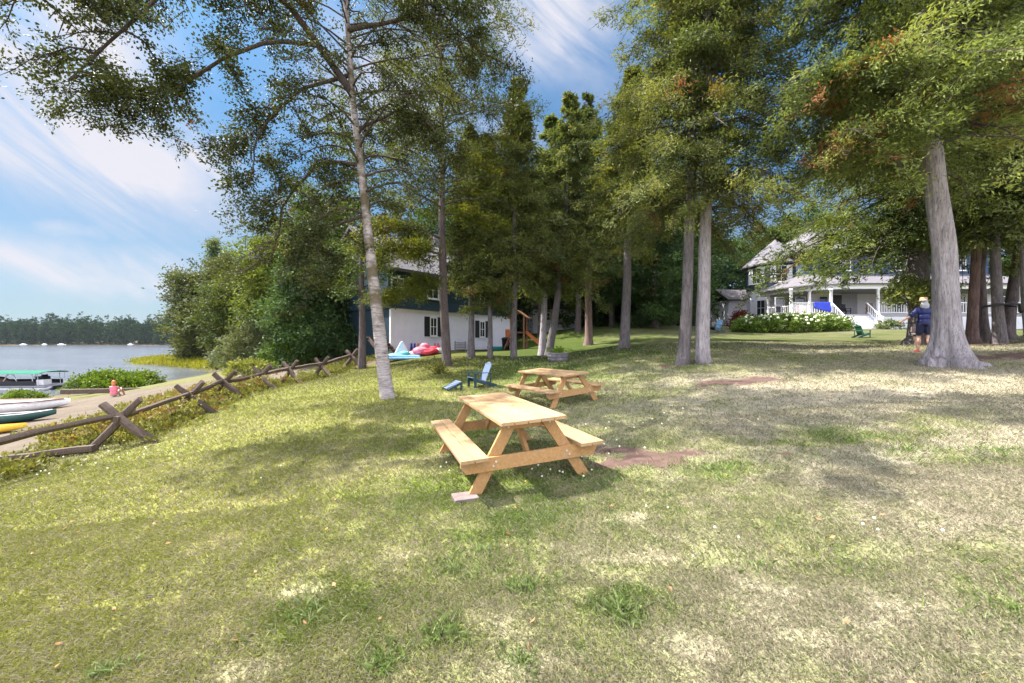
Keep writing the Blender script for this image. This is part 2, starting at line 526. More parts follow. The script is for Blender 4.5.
# ground cover masks: fence line divides lawn from beach
FENCE = [(-8.1, -6), (-8.2, 5.4)] + [(px(u, Y), Y) for u, v, Y in [(122, 447, 8.5), (190, 417, 11.5), (225, 400, 13.5), (262, 391, 15.5), (290, 384, 17), (322, 378, 18.5), (352, 369, 20.5)]]
_fy = np.array([p[1] for p in FENCE]); _fx = np.array([p[0] for p in FENCE])
SOIL = [(px(645, 5.1), 5.1, .78, .62), (px(612, 4.75), 4.75, .42, .3), (px(735, 9.8), 9.8, 1.0, .6), (px(690, 12.9), 12.9, 1.0, .5), (px(1006, 11.2), 11.2, 1.5, .8), (px(985, 14.6), 14.6, 2.6, 1.3), (px(905, 16.6), 16.6, 1.5, .5),
        (px(790, 4.8), 4.8, .12, .08), (px(375, 21.5), 21.5, 2.2, .9)]
BARE = [(px(925, 2.12), 2.12, .26, .10), (px(880, 2.05), 2.05, .15, .07), (px(800, 2.65), 2.65, .22, .10), (px(650, 2.75), 2.75, .25, .12), (px(560, 1.95), 1.95, .3, .1), (px(295, 2.6), 2.6, .22, .1), (px(690, 1.95), 1.95, .3, .1),
        (px(790, 2.0), 2.0, .25, .08), (px(240, 2.0), 2.0, .25, .08), (px(720, 8.6), 8.6, 2.0, .7), (px(850, 7.5), 7.5, 2.2, .5), (px(700, 10.7), 10.7, 1.8, .6), (px(960, 9), 9, 2.5, .8), (px(620, 3.4), 3.4, .35, .1)]
TUFT = [(px(620, 2.25), 2.25, .10, 1.0), (px(440, 2.15), 2.15, .13, .9), (px(308, 2.4), 2.4, .19, .8), (px(525, 2.5), 2.5, .10, .8), (px(715, 4.45), 4.45, .3, .8), (px(382, 1.98), 1.98, .10, .8), (px(455, 2.75), 2.75, .12, .6),
        (px(480, 3.0), 3.0, .16, .6), (px(545, 3.5), 3.5, .3, .5), (px(520, 1.92), 1.92, .10, .6), (px(905, 4.6), 4.6, .45, .5), (px(1000, 4.4), 4.4, .4, .5), (px(830, 5.6), 5.6, .7, .45), (px(600, 4.1), 4.1, .3, .5), (px(690, 12.4), 12.4, .5, .7),
        (px(105, 2.05), 2.05, .06, .5), (px(400, 3.9), 3.9, .4, .4), (px(1010, 2.1), 2.1, .18, .5), (px(760, 2.6), 2.6, .15, .4)]


GREENP = [(px(540, 3.6), 3.6, .7, .5), (px(470, 4.3), 4.3, 1.0, .7), (px(720, 4.4), 4.4, .4, .25), (px(850, 5.2), 5.2, 1.2, .35), (px(620, 2.3), 2.3, .25, .2), (px(330, 2.5), 2.5, .4, .25), (px(440, 2.1), 2.1, .35, .2), (px(960, 4.2), 4.2, .8, .3), (px(420, 6.5), 6.5, 1.2, .9)]


def blob(x, y, items):
    s = np.zeros(np.shape(x))
    wob = (fbm(x * 3.1, y * 3.1, 31, 3) - .5) * 1.5
    for cx, cy, rx, ry in items:
        d = np.sqrt(((x - cx) / rx) ** 2 + ((y - cy) / ry) ** 2) + wob * 1.3
        s = np.maximum(s, 1 - sstep(.3, 1.3, d))
    return s


def cover(x, y, z):
    """ground colour, far lawn darkened for grass self-shade: returns rgb and masks"""
    fence_x = np.interp(y, _fy, _fx)
    e = (fbm(x * .8, y * .8, 44, 3) - .5) * 1.6
    beach = 1 - sstep(-3.9, -1.9, x - fence_x + e)            # down the bank past the fence
    beach = beach * (1 - sstep(33, 42, y + e)) * sstep(-40, 5, y + 30)
    land_left = sstep(22, 26, y) * (1 - sstep(-20, -15, x))
    beach = beach * (1 - .85 * land_left)
    shore = 1 - sstep(WATER + .05, WATER + .35, z + e * .1)
    sand = np.maximum(beach, shore * .8)
    bank = (1 - sstep(-.9, .9, x - fence_x + e * .6)) * (1 - sand)
    soil = sstep(.45, .75, blob(x, y, SOIL)); bare = blob(x, y, BARE)
    g1 = fbm(x * .55, y * .55, 3, 4); g2 = fbm(x * 2.3, y * 2.3, 11, 4); g3 = fbm(x * 9, y * 9, 19, 3)
    # greener to the north and by the lake, drier on the open slope
    dry = .50 + .085 * np.clip(x, -4, 5) * 1.0 - .085 * np.clip(y - 8.5, 0, 12) * (1 - .55 * sstep(3, 10, x)) + (g1 - .5) * 1.0 + (g2 - .5) * .7 + (g3 - .5) * .5
    dry = np.clip(dry - .55 * blob(x, y, GREENP), 0, 1)
    green = np.stack([.085 + .05 * g2, .135 + .04 * g2, .030 + 0 * g2], -1)
    yel = np.stack([.19 + .05 * g3, .21 + .03 * g3, .088 + 0 * g3], -1)
    straw = np.stack([.255 + .07 * g3, .23 + .06 * g3, .165 + .045 * g3], -1)
    d = dry[..., None]
    lake_side = (1 - sstep(-3.5, 0.8, x))[..., None]
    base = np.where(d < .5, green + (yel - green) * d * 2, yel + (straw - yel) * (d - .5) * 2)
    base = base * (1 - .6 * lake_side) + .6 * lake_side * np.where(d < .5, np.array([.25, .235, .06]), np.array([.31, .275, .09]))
    c = base
    c = c + (np.array([.36, .31, .235]) - c) * (bare * .5)[..., None]
    so = np.stack([.075 + .085 * g3, .042 + .052 * g3, .040 + .048 * g3], -1)
    c = c + (so - c) * (soil * .92)[..., None]
    bk = np.stack([.10 + .06 * g3, .105 + .05 * g3, .04 + .02 * g3], -1)
    c = c + (bk - c) * (bank * .8)[..., None]
    sa = np.stack([.105 + .075 * g3, .084 + .062 * g3, .064 + .05 * g3], -1)
    c = c + (sa - c) * sand[..., None]
    wood = sstep(36, 42, y - .05 * x) * (1 - sand)
    c = c + (np.array([.10, .07, .05]) - c) * (wood * .8)[..., None]
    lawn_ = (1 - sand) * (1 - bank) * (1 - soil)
    c = c * (1 - .5 * sstep(9, 19, y) * lawn_)[..., None]  # far lawn darkened in colour, standing in for shade between grass blades
    wet = 1 - sstep(WATER - .1, WATER + .15, z)
    c = c * (1 - .5 * wet[..., None])
    return np.clip(c, 0, 1), dry, sand, soil, bare, bank, wood


def axis(parts):
    a = []
    for s, e, st in parts:
        a.append(np.arange(s, e, st))
    return np.concatenate(a + [np.array([parts[-1][1]])])


gx = axis([(-1000, -400, 100), (-400, -110, 20), (-110, -45, 3), (-45, -14, .8), (-14, -5, .2), (-5, 5, .07), (5, 14, .2), (14, 50, .9), (50, 120, 5), (120, 400, 40), (400, 1000, 200)])
gy = axis([(-150, -20, 10), (-20, 0, 2), (0, 1.4, .2), (1.4, 6.4, .07), (6.4, 16, .2), (16, 45, .6), (45, 110, 2.5), (110, 400, 20), (400, 440, 4), (440, 800, 40), (800, 1100, 100)])
GX, GY = np.meshgrid(gx, gy)
GZ = height(GX, GY)
GZ = GZ + (fbm(GX * 5, GY * 5, 77, 3) - .5) * .03 * (np.abs(GX) < 14) * (GY < 16)
nx, ny = len(gx), len(gy)
ii = np.arange(nx - 1)[None] + np.arange(ny - 1)[:, None] * nx
gf = np.stack([ii, ii + 1, ii + nx + 1, ii + nx], -1).reshape(-1, 4)
gme = np_mesh('ground', np.stack([GX, GY, GZ], -1).reshape(-1, 3), gf, True)
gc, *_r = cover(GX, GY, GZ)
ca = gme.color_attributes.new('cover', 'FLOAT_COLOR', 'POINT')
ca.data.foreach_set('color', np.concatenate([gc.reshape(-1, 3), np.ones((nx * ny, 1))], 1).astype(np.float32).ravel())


def mat_ground():
    m, t, out = new_mat('ground')
    at = t.n('ShaderNodeAttribute', attribute_name='cover')
    gm = t.n('ShaderNodeNewGeometry')
    n1 = t.n('ShaderNodeTexNoise', {'Vector': gm.outputs['Position'], 'Scale': 38, 'Detail': 8, 'Roughness': .75})
    n2 = t.n('ShaderNodeTexNoise', {'Vector': gm.outputs['Position'], 'Scale': 6, 'Detail': 8, 'Roughness': .7})
    n3 = t.n('ShaderNodeTexNoise', {'Vector': gm.outputs['Position'], 'Scale': 1.1, 'Detail': 6, 'Roughness': .7})
    f = t.math('ADD', t.math('MULTIPLY', n1.outputs[0], .9), t.math('ADD', t.math('MULTIPLY', n2.outputs[0], .8), t.math('MULTIPLY', n3.outputs[0], .4)))
    v = t.n('ShaderNodeMapRange', {'Value': f, 'From Min': .7, 'From Max': 1.4, 'To Min': .5, 'To Max': 1.35})
    cc = t.n('ShaderNodeCombineColor', {0: v.outputs[0], 1: v.outputs[0], 2: v.outputs[0]})
    col = t.mix(1.0, at.outputs[0], cc.outputs[0], 'MULTIPLY')
    bp = t.n('ShaderNodeBump', {'Height': n1.outputs[0], 'Strength': .55, 'Distance': .03})
    principled(t, out, col, .95, .1, bp.outputs[0])
    return m


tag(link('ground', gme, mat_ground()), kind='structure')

# lake
wm = np_mesh('lake', [(-1000, -150, WATER), (60, -150, WATER), (60, 424, WATER), (-1000, 424, WATER)], [(0, 1, 2, 3)])


def mat_water():
    m, t, out = new_mat('lake water')
    gm = t.n('ShaderNodeNewGeometry')
    mp = t.n('ShaderNodeMapping', {'Vector': gm.outputs['Position'], 'Scale': (.6, 1.4, 1), 'Rotation': (0, 0, .35)})
    n1 = t.n('ShaderNodeTexNoise', {'Vector': mp.outputs[0], 'Scale': 1.6, 'Detail': 6, 'Roughness': .6})
    n2 = t.n('ShaderNodeTexNoise', {'Vector': mp.outputs[0], 'Scale': .12, 'Detail': 4})
    h = t.math('ADD', n1.outputs[0], t.math('MULTIPLY', n2.outputs[0], .7))
    bp = t.n('ShaderNodeBump', {'Height': h, 'Strength': .5, 'Distance': .16})
    col = t.ramp(n2.outputs[0], [(.35, (.07, .08, .10)), (.65, (.11, .12, .145))])
    b = principled(t, out, col, .16, .5, bp.outputs[0])
    b.inputs['IOR'].default_value = 1.33
    return m


tag(link('lake', wm, mat_water()), kind='structure')


# ------------------------------------------------------------------ leaves & trees
def unit(a):
    return a / (np.linalg.norm(a, axis=-1, keepdims=True) + 1e-9)


def leaf_mesh(name, C, D, T, K, size, width, sigma, spread=.8, droop=0.0, up=.5, flat=1.0, seed=0):
    """K kite-shaped leaves round every clump centre C with main direction D and tint T"""
    r = np.random.default_rng(seed)
    n = len(C)
    c = np.repeat(C, K, 0); d0 = np.repeat(D, K, 0); t = np.repeat(T, K)
    N = n * K
    sigma = np.asarray(sigma, float)
    sg_ = np.repeat(sigma, K)[:, None] if sigma.ndim else sigma
    off = r.normal(size=(N, 3)) * sg_; off[:, 2] *= flat
    cn = r.normal(size=(n, 3)); cn[:, 2] += up
    cn = np.repeat(unit(cn), K, 0)
    off = off - cn * (off * cn).sum(1, keepdims=True) * .55
    c = c + off
    d = d0 + r.normal(size=(N, 3)) * spread; d[:, 2] -= droop
    d = unit(d - cn * (d * cn).sum(1, keepdims=True) * .6)
    nn = cn + r.normal(size=(N, 3)) * .38
    s = unit(np.cross(d, nn)); nn = np.cross(s, d)
    L = (size * r.uniform(.6, 1.35, N))[:, None]
    W = L * width
    v0 = c; v2 = c + d * L
    mid = c + d * L * .45 - nn * L * .08
    V = np.stack([v0, mid + s * W * .5, v2, mid - s * W * .5], 1).reshape(-1, 3)
    Fc = np.arange(N * 4).reshape(-1, 4)
    me = np_mesh(name, V, Fc, False)
    tt = t + r.normal(size=N) * .13
    tt = np.where(t > 1.02, np.maximum(tt, 1.05), np.clip(tt, 0, .99))
    a = me.attributes.new('tint', 'FLOAT', 'FACE')
    a.data.foreach_set('value', tt.astype(np.float32))
    return me


def trunk_arrays(pts, rad, n=14, flare=0.0, lobes=5, seed=0):
    """tapered stem with buttressed foot and uneven girth"""
    r = np.random.default_rng(seed)
    P = np.asarray(pts, float); zs = P[:, 2]
    # resample
    k = max(24, int((zs[-1] - zs[0]) / .25))
    tt = np.linspace(0, 1, k) ** 1.9
    s = np.linspace(0, 1, len(P))
    Q = np.stack([np.interp(tt, s, P[:, i]) for i in range(3)], 1)
    rr = np.interp(tt, s, rad)
    w = np.sin(tt * 9 + r.uniform(0, 6)) * rr * .25
    Q[:, 0] += w * np.minimum(1, tt * 6); Q[:, 1] += np.cos(tt * 7 + r.uniform(0, 6)) * rr * .2 * np.minimum(1, tt * 6)
    V, Fq = tube_arrays(Q, rr, n)
    V = V.reshape(k, n, 3)
    ang = np.arange(n) * 2 * PI / n
    hgt = Q[:, 2] - Q[0, 2]
    fl = flare * np.exp(-np.maximum(hgt, 0) / (.38 if flare < 1.7 else .5))
    ph = r.uniform(0, 6, 3)
    lob = .55 + .45 * np.cos(lobes * ang + ph[0]) + .3 * np.cos((lobes - 2) * ang + ph[1])
    lob = lob + .25 * np.cos((2 * lobes + 1) * ang + ph[2]) + .5 * (vnoise(np.minimum(ang, 2 * PI - ang) * 2.3, ang * 0 + 3.1, seed + 5) - .5)
    mul = 1 + fl[:, None] * np.maximum(lob, .1)[None] + .05 * np.sin(3 * ang[None] + hgt[:, None] * 1.7 + ph[2])
    if n >= 24:
        A2, H2 = np.meshgrid(ang, hgt)
        mul = mul + (vnoise(A2 * 5.5, H2 * 1.1, seed) - .5) * .10 + (vnoise(A2 * 2.2 + 9, H2 * .5, seed + 1) - .5) * .08
    V = Q[:, None] + (V - Q[:, None]) * mul[..., None]
    return V.reshape(-1, 3), Fq


class Wood:
    def __init__(s): s.V = []; s.F = []; s.n = 0

    def add(s, V, Fq):
        s.V.append(V); s.F.append(Fq + s.n); s.n += len(V)

    def tube(s, pts, rad, n=5): s.add(*tube_arrays(pts, rad, n))

    def mesh(s, name): return np_mesh(name, np.concatenate(s.V), np.concatenate(s.F), True)


def interp_path(P, z):
    P = np.asarray(P, float)
    return np.array([np.interp(z, P[:, 2], P[:, 0]), np.interp(z, P[:, 2], P[:, 1]), z])


def build_tree(name, base, mats, H, r0, path=None, crown=(3, None), radius=2.5, prof=None, nb=60, nt=7, style='cedar',
               K=22, size=.13, width=.34, sigma=.16, rise=.15, droop=.45, bare=.25, spread=.8, seed=0, limbs=(), flare=.5, lobes=5, dead=0.0,
               twig_wood=True, gaps=.25, label=None, cat='tree', group=None, squash=(1, 1), sunside=0.0, extra=None, twl=.42, nsides=14, leafdroop=.35):
    """one tree: Empty at the foot, children trunk (with limbs) and crown"""
    r = np.random.default_rng(seed + 100)
    root = empty(name, base, label=label, cat=cat, group=group)
    if path is None:
        path = [(0, 0, -.25), (0, 0, H * .5), (r.normal() * .15, r.normal() * .15, H)]
    path = np.asarray(path, float)
    rad = r0 * np.interp(path[:, 2], [-.3, 0, H * .35, H], [1.05, 1.0, .70 if name != 'birch_tree' else .56, .06])
    stem = Wood(); wood = Wood()
    stem.add(*trunk_arrays(path, rad, nsides, flare, lobes, seed))
    z0, z1 = crown[0], (crown[1] or H * .99)
    if prof is None:
        prof = lambda t: (1 - t) ** .75 * (.55 + .45 * min(1, t * 5)) + .06
    C = []; D = []; T = []

    def branch(st, dirh, L, rb, rs, dr, b0, tint, depth=0):
        n = 7
        s = np.linspace(0, 1, n)
        jit = np.cumsum(r.normal(size=(n, 3)) * .05 * L, 0) * s[:, None]
        pts = st + dirh * (L * s)[:, None] + jit
        pts[:, 2] += L * (rs * s - dr * s * s)
        wood.tube(pts, rb * (1 - .9 * s), 5)
        # twigs and clumps
        for q in range(nt):
            sq = b0 + (1 - b0) * (q + r.uniform(.2, .9)) / nt
            p = np.array([np.interp(sq, s, pts[:, i]) for i in range(3)])
            sg = 1 if r.random() < .5 else -1
            an = sg * r.uniform(.4, 1.25)
            ca_, sa_ = math.cos(an), math.sin(an)
            td = np.array([dirh[0] * ca_ - dirh[1] * sa_, dirh[0] * sa_ + dirh[1] * ca_, r.normal() * .28 + (.1 if style != 'cedar' else -.12)])
            tl = twl * L * (1.1 - .55 * sq) * r.uniform(.6, 1.25)
            tl = max(tl, .16)
            m = max(2, int(tl / (sigma * 1.7)))
            tp = p + td * (tl * np.linspace(.15, 1, m))[:, None]
            tp[:, 2] -= dr * .6 * tl * np.linspace(0, 1, m) ** 2
            if twig_wood: wood.tube(np.vstack([p, tp[-1:]]) if m < 3 else np.vstack([p, tp[m // 2:m // 2 + 1], tp[-1:]]), [.012 + rb * .12, .004] if m < 3 else [.012 + rb * .12, .008, .004], 3)
            tn = tint + r.normal() * .19
            if dead and sq < .55 and st[2] < z0 + 1.5 and r.random() < dead: tn = 1.2 + r.random() * .5
            for pp in tp:
                if r.random() > gaps:
                    C.append(pp); D.append(td if style != 'cedar' else td * .6 + dirh * .5); T.append(tn)
        C.append(pts[-1]); D.append(dirh); T.append(tint)

    az = r.uniform(0, 6)
    for i in range(nb):
        t = ((i + r.random()) / nb) ** .9
        z = z0 + (z1 - z0) * t
        az += 2.399 + r.normal() * .35
        L = radius * prof(t) * r.uniform(.55, 1.22) * (.75 + .5 * float(vnoise(az * .8, z * .9, seed)))
        dh = np.array([math.cos(az) * squash[0], math.sin(az) * squash[1], 0.0])
        tint = .45 + r.normal() * .16
        branch(interp_path(path, z), dh, L, max(.012, r0 * .16 * (1 - t) + .01), rise * r.uniform(.6, 1.4) + (.35 * t if style != 'cedar' else .2 * t), droop * r.uniform(.6, 1.3) * (1 - .5 * t), bare, tint)
    for (pts, rb, nsub, sl, dr) in limbs:                 # explicit limbs, local coordinates
        pts = np.asarray(pts, float)
        m = 14; ts = np.linspace(0, 1, m); s0 = np.linspace(0, 1, len(pts))
        q = np.stack([np.interp(ts, s0, pts[:, i]) for i in range(3)], 1) + np.cumsum(r.normal(size=(m, 3)) * .03, 0) * ts[:, None]
        wood.tube(q, rb * (1 - .85 * ts), 7)
        for k in range(nsub):
            sq = .3 + .7 * (k + r.random()) / nsub
            st = np.array([np.interp(sq, ts, q[:, i]) for i in range(3)])
            a = r.uniform(0, 2 * PI)
            dv = pts[-1] - pts[0]; dv = dv / np.linalg.norm(dv)
            dh = unit(np.array([math.cos(a), math.sin(a), 0]) + dv * .6 * np.array([1, 1, 0]))
            branch(st, dh, sl * r.uniform(.6, 1.2), rb * .25, .1, dr * r.uniform(.6, 1.4), .15, .42 + r.normal() * .17)
    if extra is not None:
        for c_, d_, t_ in extra(r): C.append(c_); D.append(d_); T.append(t_)
    C = np.array(C); D = unit(np.array(D)); T = np.array(T)
    # clumps thin out unevenly so that sky shows through
    nzv = fbm(C[:, 0] * .9 + C[:, 2] * .5, C[:, 1] * .9 - C[:, 2] * .8, seed + 3, 3)
    keep = nzv > np.quantile(nzv, gaps * .5)
    C, D, T = C[keep], D[keep], T[keep]
    if not twig_wood:
        stem.add(np.concatenate(wood.V), np.concatenate(wood.F))
    link('trunk', stem.mesh('trunk'), M[mats[0]], root)
    if twig_wood: link('limbs', wood.mesh('limbs'), M['bark_limb'], root)
    top_ = np.clip((path[-1, 2] - C[:, 2]) / (.22 * H), .3, 1.0) if style == 'cedar' else np.ones(len(C))
    me = leaf_mesh('crown', C, D, T, K, size, width, sigma * top_, spread, leafdroop if style == 'cedar' else leafdroop * .4, .7, .8, seed)
    link('crown', me, M[mats[1]], root)
    return root


def rel(base, pts):
    """pixel/depth points (u, v, Y) -> coordinates relative to the foot"""
    return [(px(u, Y) - base[0], Y - base[1], pz(v, Y) - base[2]) for u, v, Y in pts]


# --- birch by the fence side of the lawn
b = on(389, 10.5)
bp_ = [(0, 0, -.25)] + rel(b, [(388, 392, 10.5), (380, 330, 10.5), (370, 250, 10.5), (361, 175, 10.5), (352, 95, 10.5), (346, 0, 10.4), (338, -110, 10.2), (330, -200, 10)])
lim = [(rel(b, [(352, 92, 10.5), (318, 45, 10.2), (280, -5, 9.6), (225, -40, 9.0), (160, -20, 8.4), (95, 30, 8.0), (50, 70, 7.8)]), .10, 26, 1.0, .75),
       (rel(b, [(318, 45, 10.2), (270, 40, 9.6), (215, 60, 9.0), (165, 92, 8.7), (120, 85, 8.5), (85, 100, 8.4)]), .06, 22, .8, .8),
       (rel(b, [(350, 75, 10.5), (300, 90, 10.3), (255, 130, 10.0), (245, 180, 9.9)]), .06, 18, .95, .9),
       (rel(b, [(360, 165, 10.5), (320, 160, 10.6), (280, 200, 10.8), (262, 260, 10.8)]), .06, 22, 1.0, .8),
       (rel(b, [(366, 215, 10.5), (335, 225, 10.4), (310, 250, 10.2), (295, 285, 10.2)]), .05, 16, .8, .8),
       (rel(b, [(348, 30, 10.4), (390, 20, 10.2), (440, 5, 10.0), (480, 40, 9.8)]), .07, 20, 1.1, .7),
       (rel(b, [(356, 130, 10.5), (400, 110, 10.4), (430, 130, 10.2), (445, 180, 10.1)]), .05, 15, .9, .8),
       (rel(b, [(345, -10, 10.4), (290, -80, 9.4), (200, -110, 8.3), (90, -60, 7.4), (30, 0, 7.0)]), .09, 26, 1.1, .8),
       (rel(b, [(345, -20, 10.4), (350, -90, 9.0), (330, -140, 7.6), (300, -150, 6.8)]), .08, 20, 1.2, .6),
       (rel(b, [(340, -60, 10.3), (420, -120, 9.6), (500, -140, 8.8), (560, -120, 8.2)]), .08, 20, 1.2, .6)]
build_tree('birch_tree', b, ('bark_birch', 'birch_leaf'), 15.2, .185, bp_, (4.6, 15), 2.5, lambda t: .6 + .5 * math.sin(PI * min(1, t * 1.1)), 84, 8, 'broad', 36, .068, .6, .125, .5, .8, .25, 1.0, 1,
           lim, .35, 4, gaps=.3, label='tall leaning birch with pale peeling trunk on the lawn behind the picnic tables', leafdroop=.9)

# --- pine / tall tree with bright low boughs
b = on(447, 17)
p_ = [(0, 0, -.25)] + rel(b, [(447, 360, 17), (443, 245, 17), (441, 150, 17), (440, 50, 17), (440, -60, 17)])
lim = [(rel(b, [(443, 255, 17), (425, 250, 16), (400, 245, 15), (385, 262, 14.4)]), .05, 22, .9, .5),
       (rel(b, [(443, 240, 17), (420, 228, 16.4), (395, 225, 15.6), (380, 238, 15.2)]), .05, 22, 1.0, .5),
       (rel(b, [(443, 275, 17), (425, 278, 15.8), (408, 285, 15), (396, 296, 14.7)]), .04, 14, .7, .6),
       (rel(b, [(443, 215, 17), (465, 212, 16.6), (490, 222, 16.2)]), .04, 8, .8, .5)]
build_tree('pine_tree', b, ('bark_dark', 'pine_leaf'), 18, .20, p_, (6.6, 17.5), 3.5, lambda t: .55 + .5 * math.sin(PI * (.2 + .75 * t)), 90, 8, 'broad', 44, .12, .3, .18, .35, .5, .25, 1.0, 2,
           lim, .45, 5, gaps=.3, label='tall dark trunked tree with bright yellow green boughs before the white wall')

# --- dark slim trunk where the fence ends
b = on(362, 20)
build_tree('oak_tree', b, ('bark_dark', 'broad_leaf'), 12.5, .19, None, (3.6, 12), 2.6, lambda t: .6 + .45 * math.sin(PI * t), 46, 6, 'broad', 22, .13, .6, .2, .4, .55, .2, 1, 3,
           flare=.4, gaps=.2, label='slim dark trunked tree standing where the rail fence ends', )

# --- group of cedars before the white house
CG = 'cedars in the middle of the lawn'
for (u, Y, topv, cb, rad, d, m, sd, pth, lab, col) in [
    (471, 19.5, 128, 3.3, 1.65, .165, 'bark_grey', 11, None, 'cedar with low drooping foliage beside the dark trunked pine', 'cedar'),
    (490, 19.0, 128, 2.4, 1.2, .125, 'bark_grey', 12, None, 'thin cedar with foliage hanging low over its trunk before the house window', 'cedar'),
    (514, 19.2, 76, 3.5, 1.95, .15, 'bark_grey', 13, None, 'tall pointed cedar standing in line with the white house end wall', 'cedar'),
    (542, 21.5, 110, 3.5, 2.0, .195, 'bark_cedar', 14, [(541, 352, 21.5), (545, 290, 21.7), (550, 200, 21.9)], 'cedar with upright shaggy stem of the joined pair', 'cedar'),
    (550, 21.2, 94, 3.9, 2.3, .21, 'bark_grey', 15, [(549, 352, 21.2), (558, 290, 21.1), (567, 200, 21.0)], 'cedar with slanting stem of the joined pair', 'cedar'),
    (589, 25.0, 92, 4.4, 2.4, .235, 'bark_red', 16, None, 'cedar with reddish torn bark standing alone on the far lawn', 'cedar_dark'),
    (622, 18.5, 66, 5.2, 2.3, .23, 'bark_grey', 17, [(623, 345, 18.5), (628, 245, 18.5), (632, 150, 18.5)], 'cedar with single straight grey trunk behind the tables', 'cedar_bright'),
]:
    b = on(u, Y)
    H = pz(topv, Y) - b[2]
    p_ = None
    if pth:
        p_ = [(0, 0, -.25)] + rel(b, pth); l = p_[-1]; p_.append((l[0] * 1.2, l[1], H))
    build_tree('cedar_tree', b, (m, col), H, d, p_, (cb, None), rad, (lambda t: (1 - t) ** .85 * (.8 + .3 * min(1, t * 6)) + .03), int(80 + H * 3), 7, 'cedar', 34, .17, .30, .17, .12, .5, .12, .8, sd,
               flare=.6, gaps=.2, dead=.04, label=lab, group=CG)

# --- twin cedars
for (u, sd, pth, lab, hh) in [(682, 21, [(683, 358, 13.0), (689, 245, 13.0), (694, 120, 13.0)], 'twin cedar with the darker and more slender of two close trunks', 17.5),
                              (705, 22, [(704, 358, 12.9), (704, 245, 12.9), (708, 120, 12.9)], 'twin cedar with the paler and thicker of two close trunks', 19)]:
    b = on(u, 13.0)
    p_ = [(0, 0, -.25)] + rel(b, pth); l = p_[-1]; p_.append((l[0] * 1.15, l[1], hh))
    build_tree('cedar_tree', b, ('bark_cedar' if sd == 22 else 'bark_grey', 'cedar' if sd == 22 else 'cedar_bright'), hh, (.215 if sd == 22 else .185), p_, (4.6, None), 2.6,
               lambda t: (.95 - .35 * t) * (1 - t ** 4) + .05, 135, 9, 'cedar', 54, .115, .30, .15, .10, .5, .15, .8, sd, flare=.4, gaps=.22, dead=.05, label=lab, group='twin cedars on the lawn', nsides=40)

# --- the big cedar
b = on(951, 10.5)
p_ = [(0, 0, -.25)] + rel(b, [(950, 360, 10.5), (943, 250, 10.5), (928, 120, 10.5), (914, -20, 10.5)]); l = p_[-1]; p_.append((l[0] * 1.4, l[1], 18))
lim = [(rel(b, [(930, 115, 10.5), (890, 100, 10.0), (860, 120, 9.8), (835, 150, 9.6)]), .06, 18, 1.1, .7),
       (rel(b, [(930, 90, 10.5), (880, 60, 10.2), (840, 70, 10.0), (822, 100, 9.8)]), .06, 18, 1.1, .7),
       (rel(b, [(933, 175, 10.5), (915, 172, 10.4), (903, 160, 10.3), (898, 178, 10.3)]), .03, 0, .5, .5)]
build_tree('cedar_tree', b, ('bark_cedar', 'cedar_bright'), 18, .275, p_, (5.6, None), 3.5, lambda t: (1.0 - .4 * t) * (1 - t ** 5) + .05, 190, 9, 'cedar', 60, .105, .30, .15, .10, .52, .15, .8, 23, lim,
           flare=2.2, lobes=6, dead=.16, gaps=.16, label='huge cedar with thick pale flared trunk at the edge of the lawn', nsides=56)

# --- trees before and beside the porch house
for (u, Y, H, cb, rad, d, bm, lm, sd, pth, lab, fl) in [
    (917, 17, 15, 4.5, 4.7, .42, 'bark_grey', 'cedar_bright', 31, [(917, 340, 17), (918, 280, 17), (918, 150, 17)], 'broad tree with stout grey trunk right behind the walking person', .5),
    (972, 15.5, 14, 4.2, 3.6, .17, 'bark_red', 'broad_leaf', 32, [(973, 338, 15.5), (978, 250, 15.3), (984, 150, 15)], 'cedar with reddish leaning trunk beside the huge pale trunk', .7),
    (986, 16.5, 13, 4.8, 3.2, .17, 'bark_dark', 'cedar_dark', 33, [(986, 338, 16.5), (980, 270, 16.5), (990, 180, 16.5)], 'dark trunked cedar half hidden between reddish and grey trunks', .8),
    (1001, 14.2, 16, 4.4, 3.6, .16, 'bark_grey', 'cedar_dark', 34, [(1000, 340, 14.2), (995, 250, 14.2), (993, 120, 14.2)], 'cedar with smooth grey trunk wearing the black hammock strap', .8),
    (1009, 17, 14, 4.4, 3.4, .2, 'bark_dark', 'broad_leaf', 35, [(1008, 335, 17), (1020, 250, 17), (1030, 160, 17)], 'dark trunk slanting outward behind the strapped grey trunk', .7),
    (1034, 14.0, 15, 4.4, 3.4, .2, 'bark_cedar', 'cedar', 36, [(1033, 340, 14), (1028, 250, 14), (1026, 150, 14)], 'pale trunked cedar standing outermost beyond the trunk with the hammock strap', .8),
]:
    b = on(u, Y)
    p_ = [(0, 0, -.25)] + rel(b, pth); l = p_[-1]; p_.append((l[0] * 1.2, l[1], H))
    build_tree('cedar_tree' if 'cedar' in lab else 'broad_tree' if 'broad' in lab else 'cedar_tree', b, (bm, lm), H, d, p_, (cb, None), rad,
               (lambda t: .95 * (1 - t ** 3) + .08), 120, 8, 'cedar', 34, .17, .32, .18, .12, .5, .15, .8, sd, flare=fl, gaps=.12, dead=.03, label=lab,
               group='trees before the porch house')

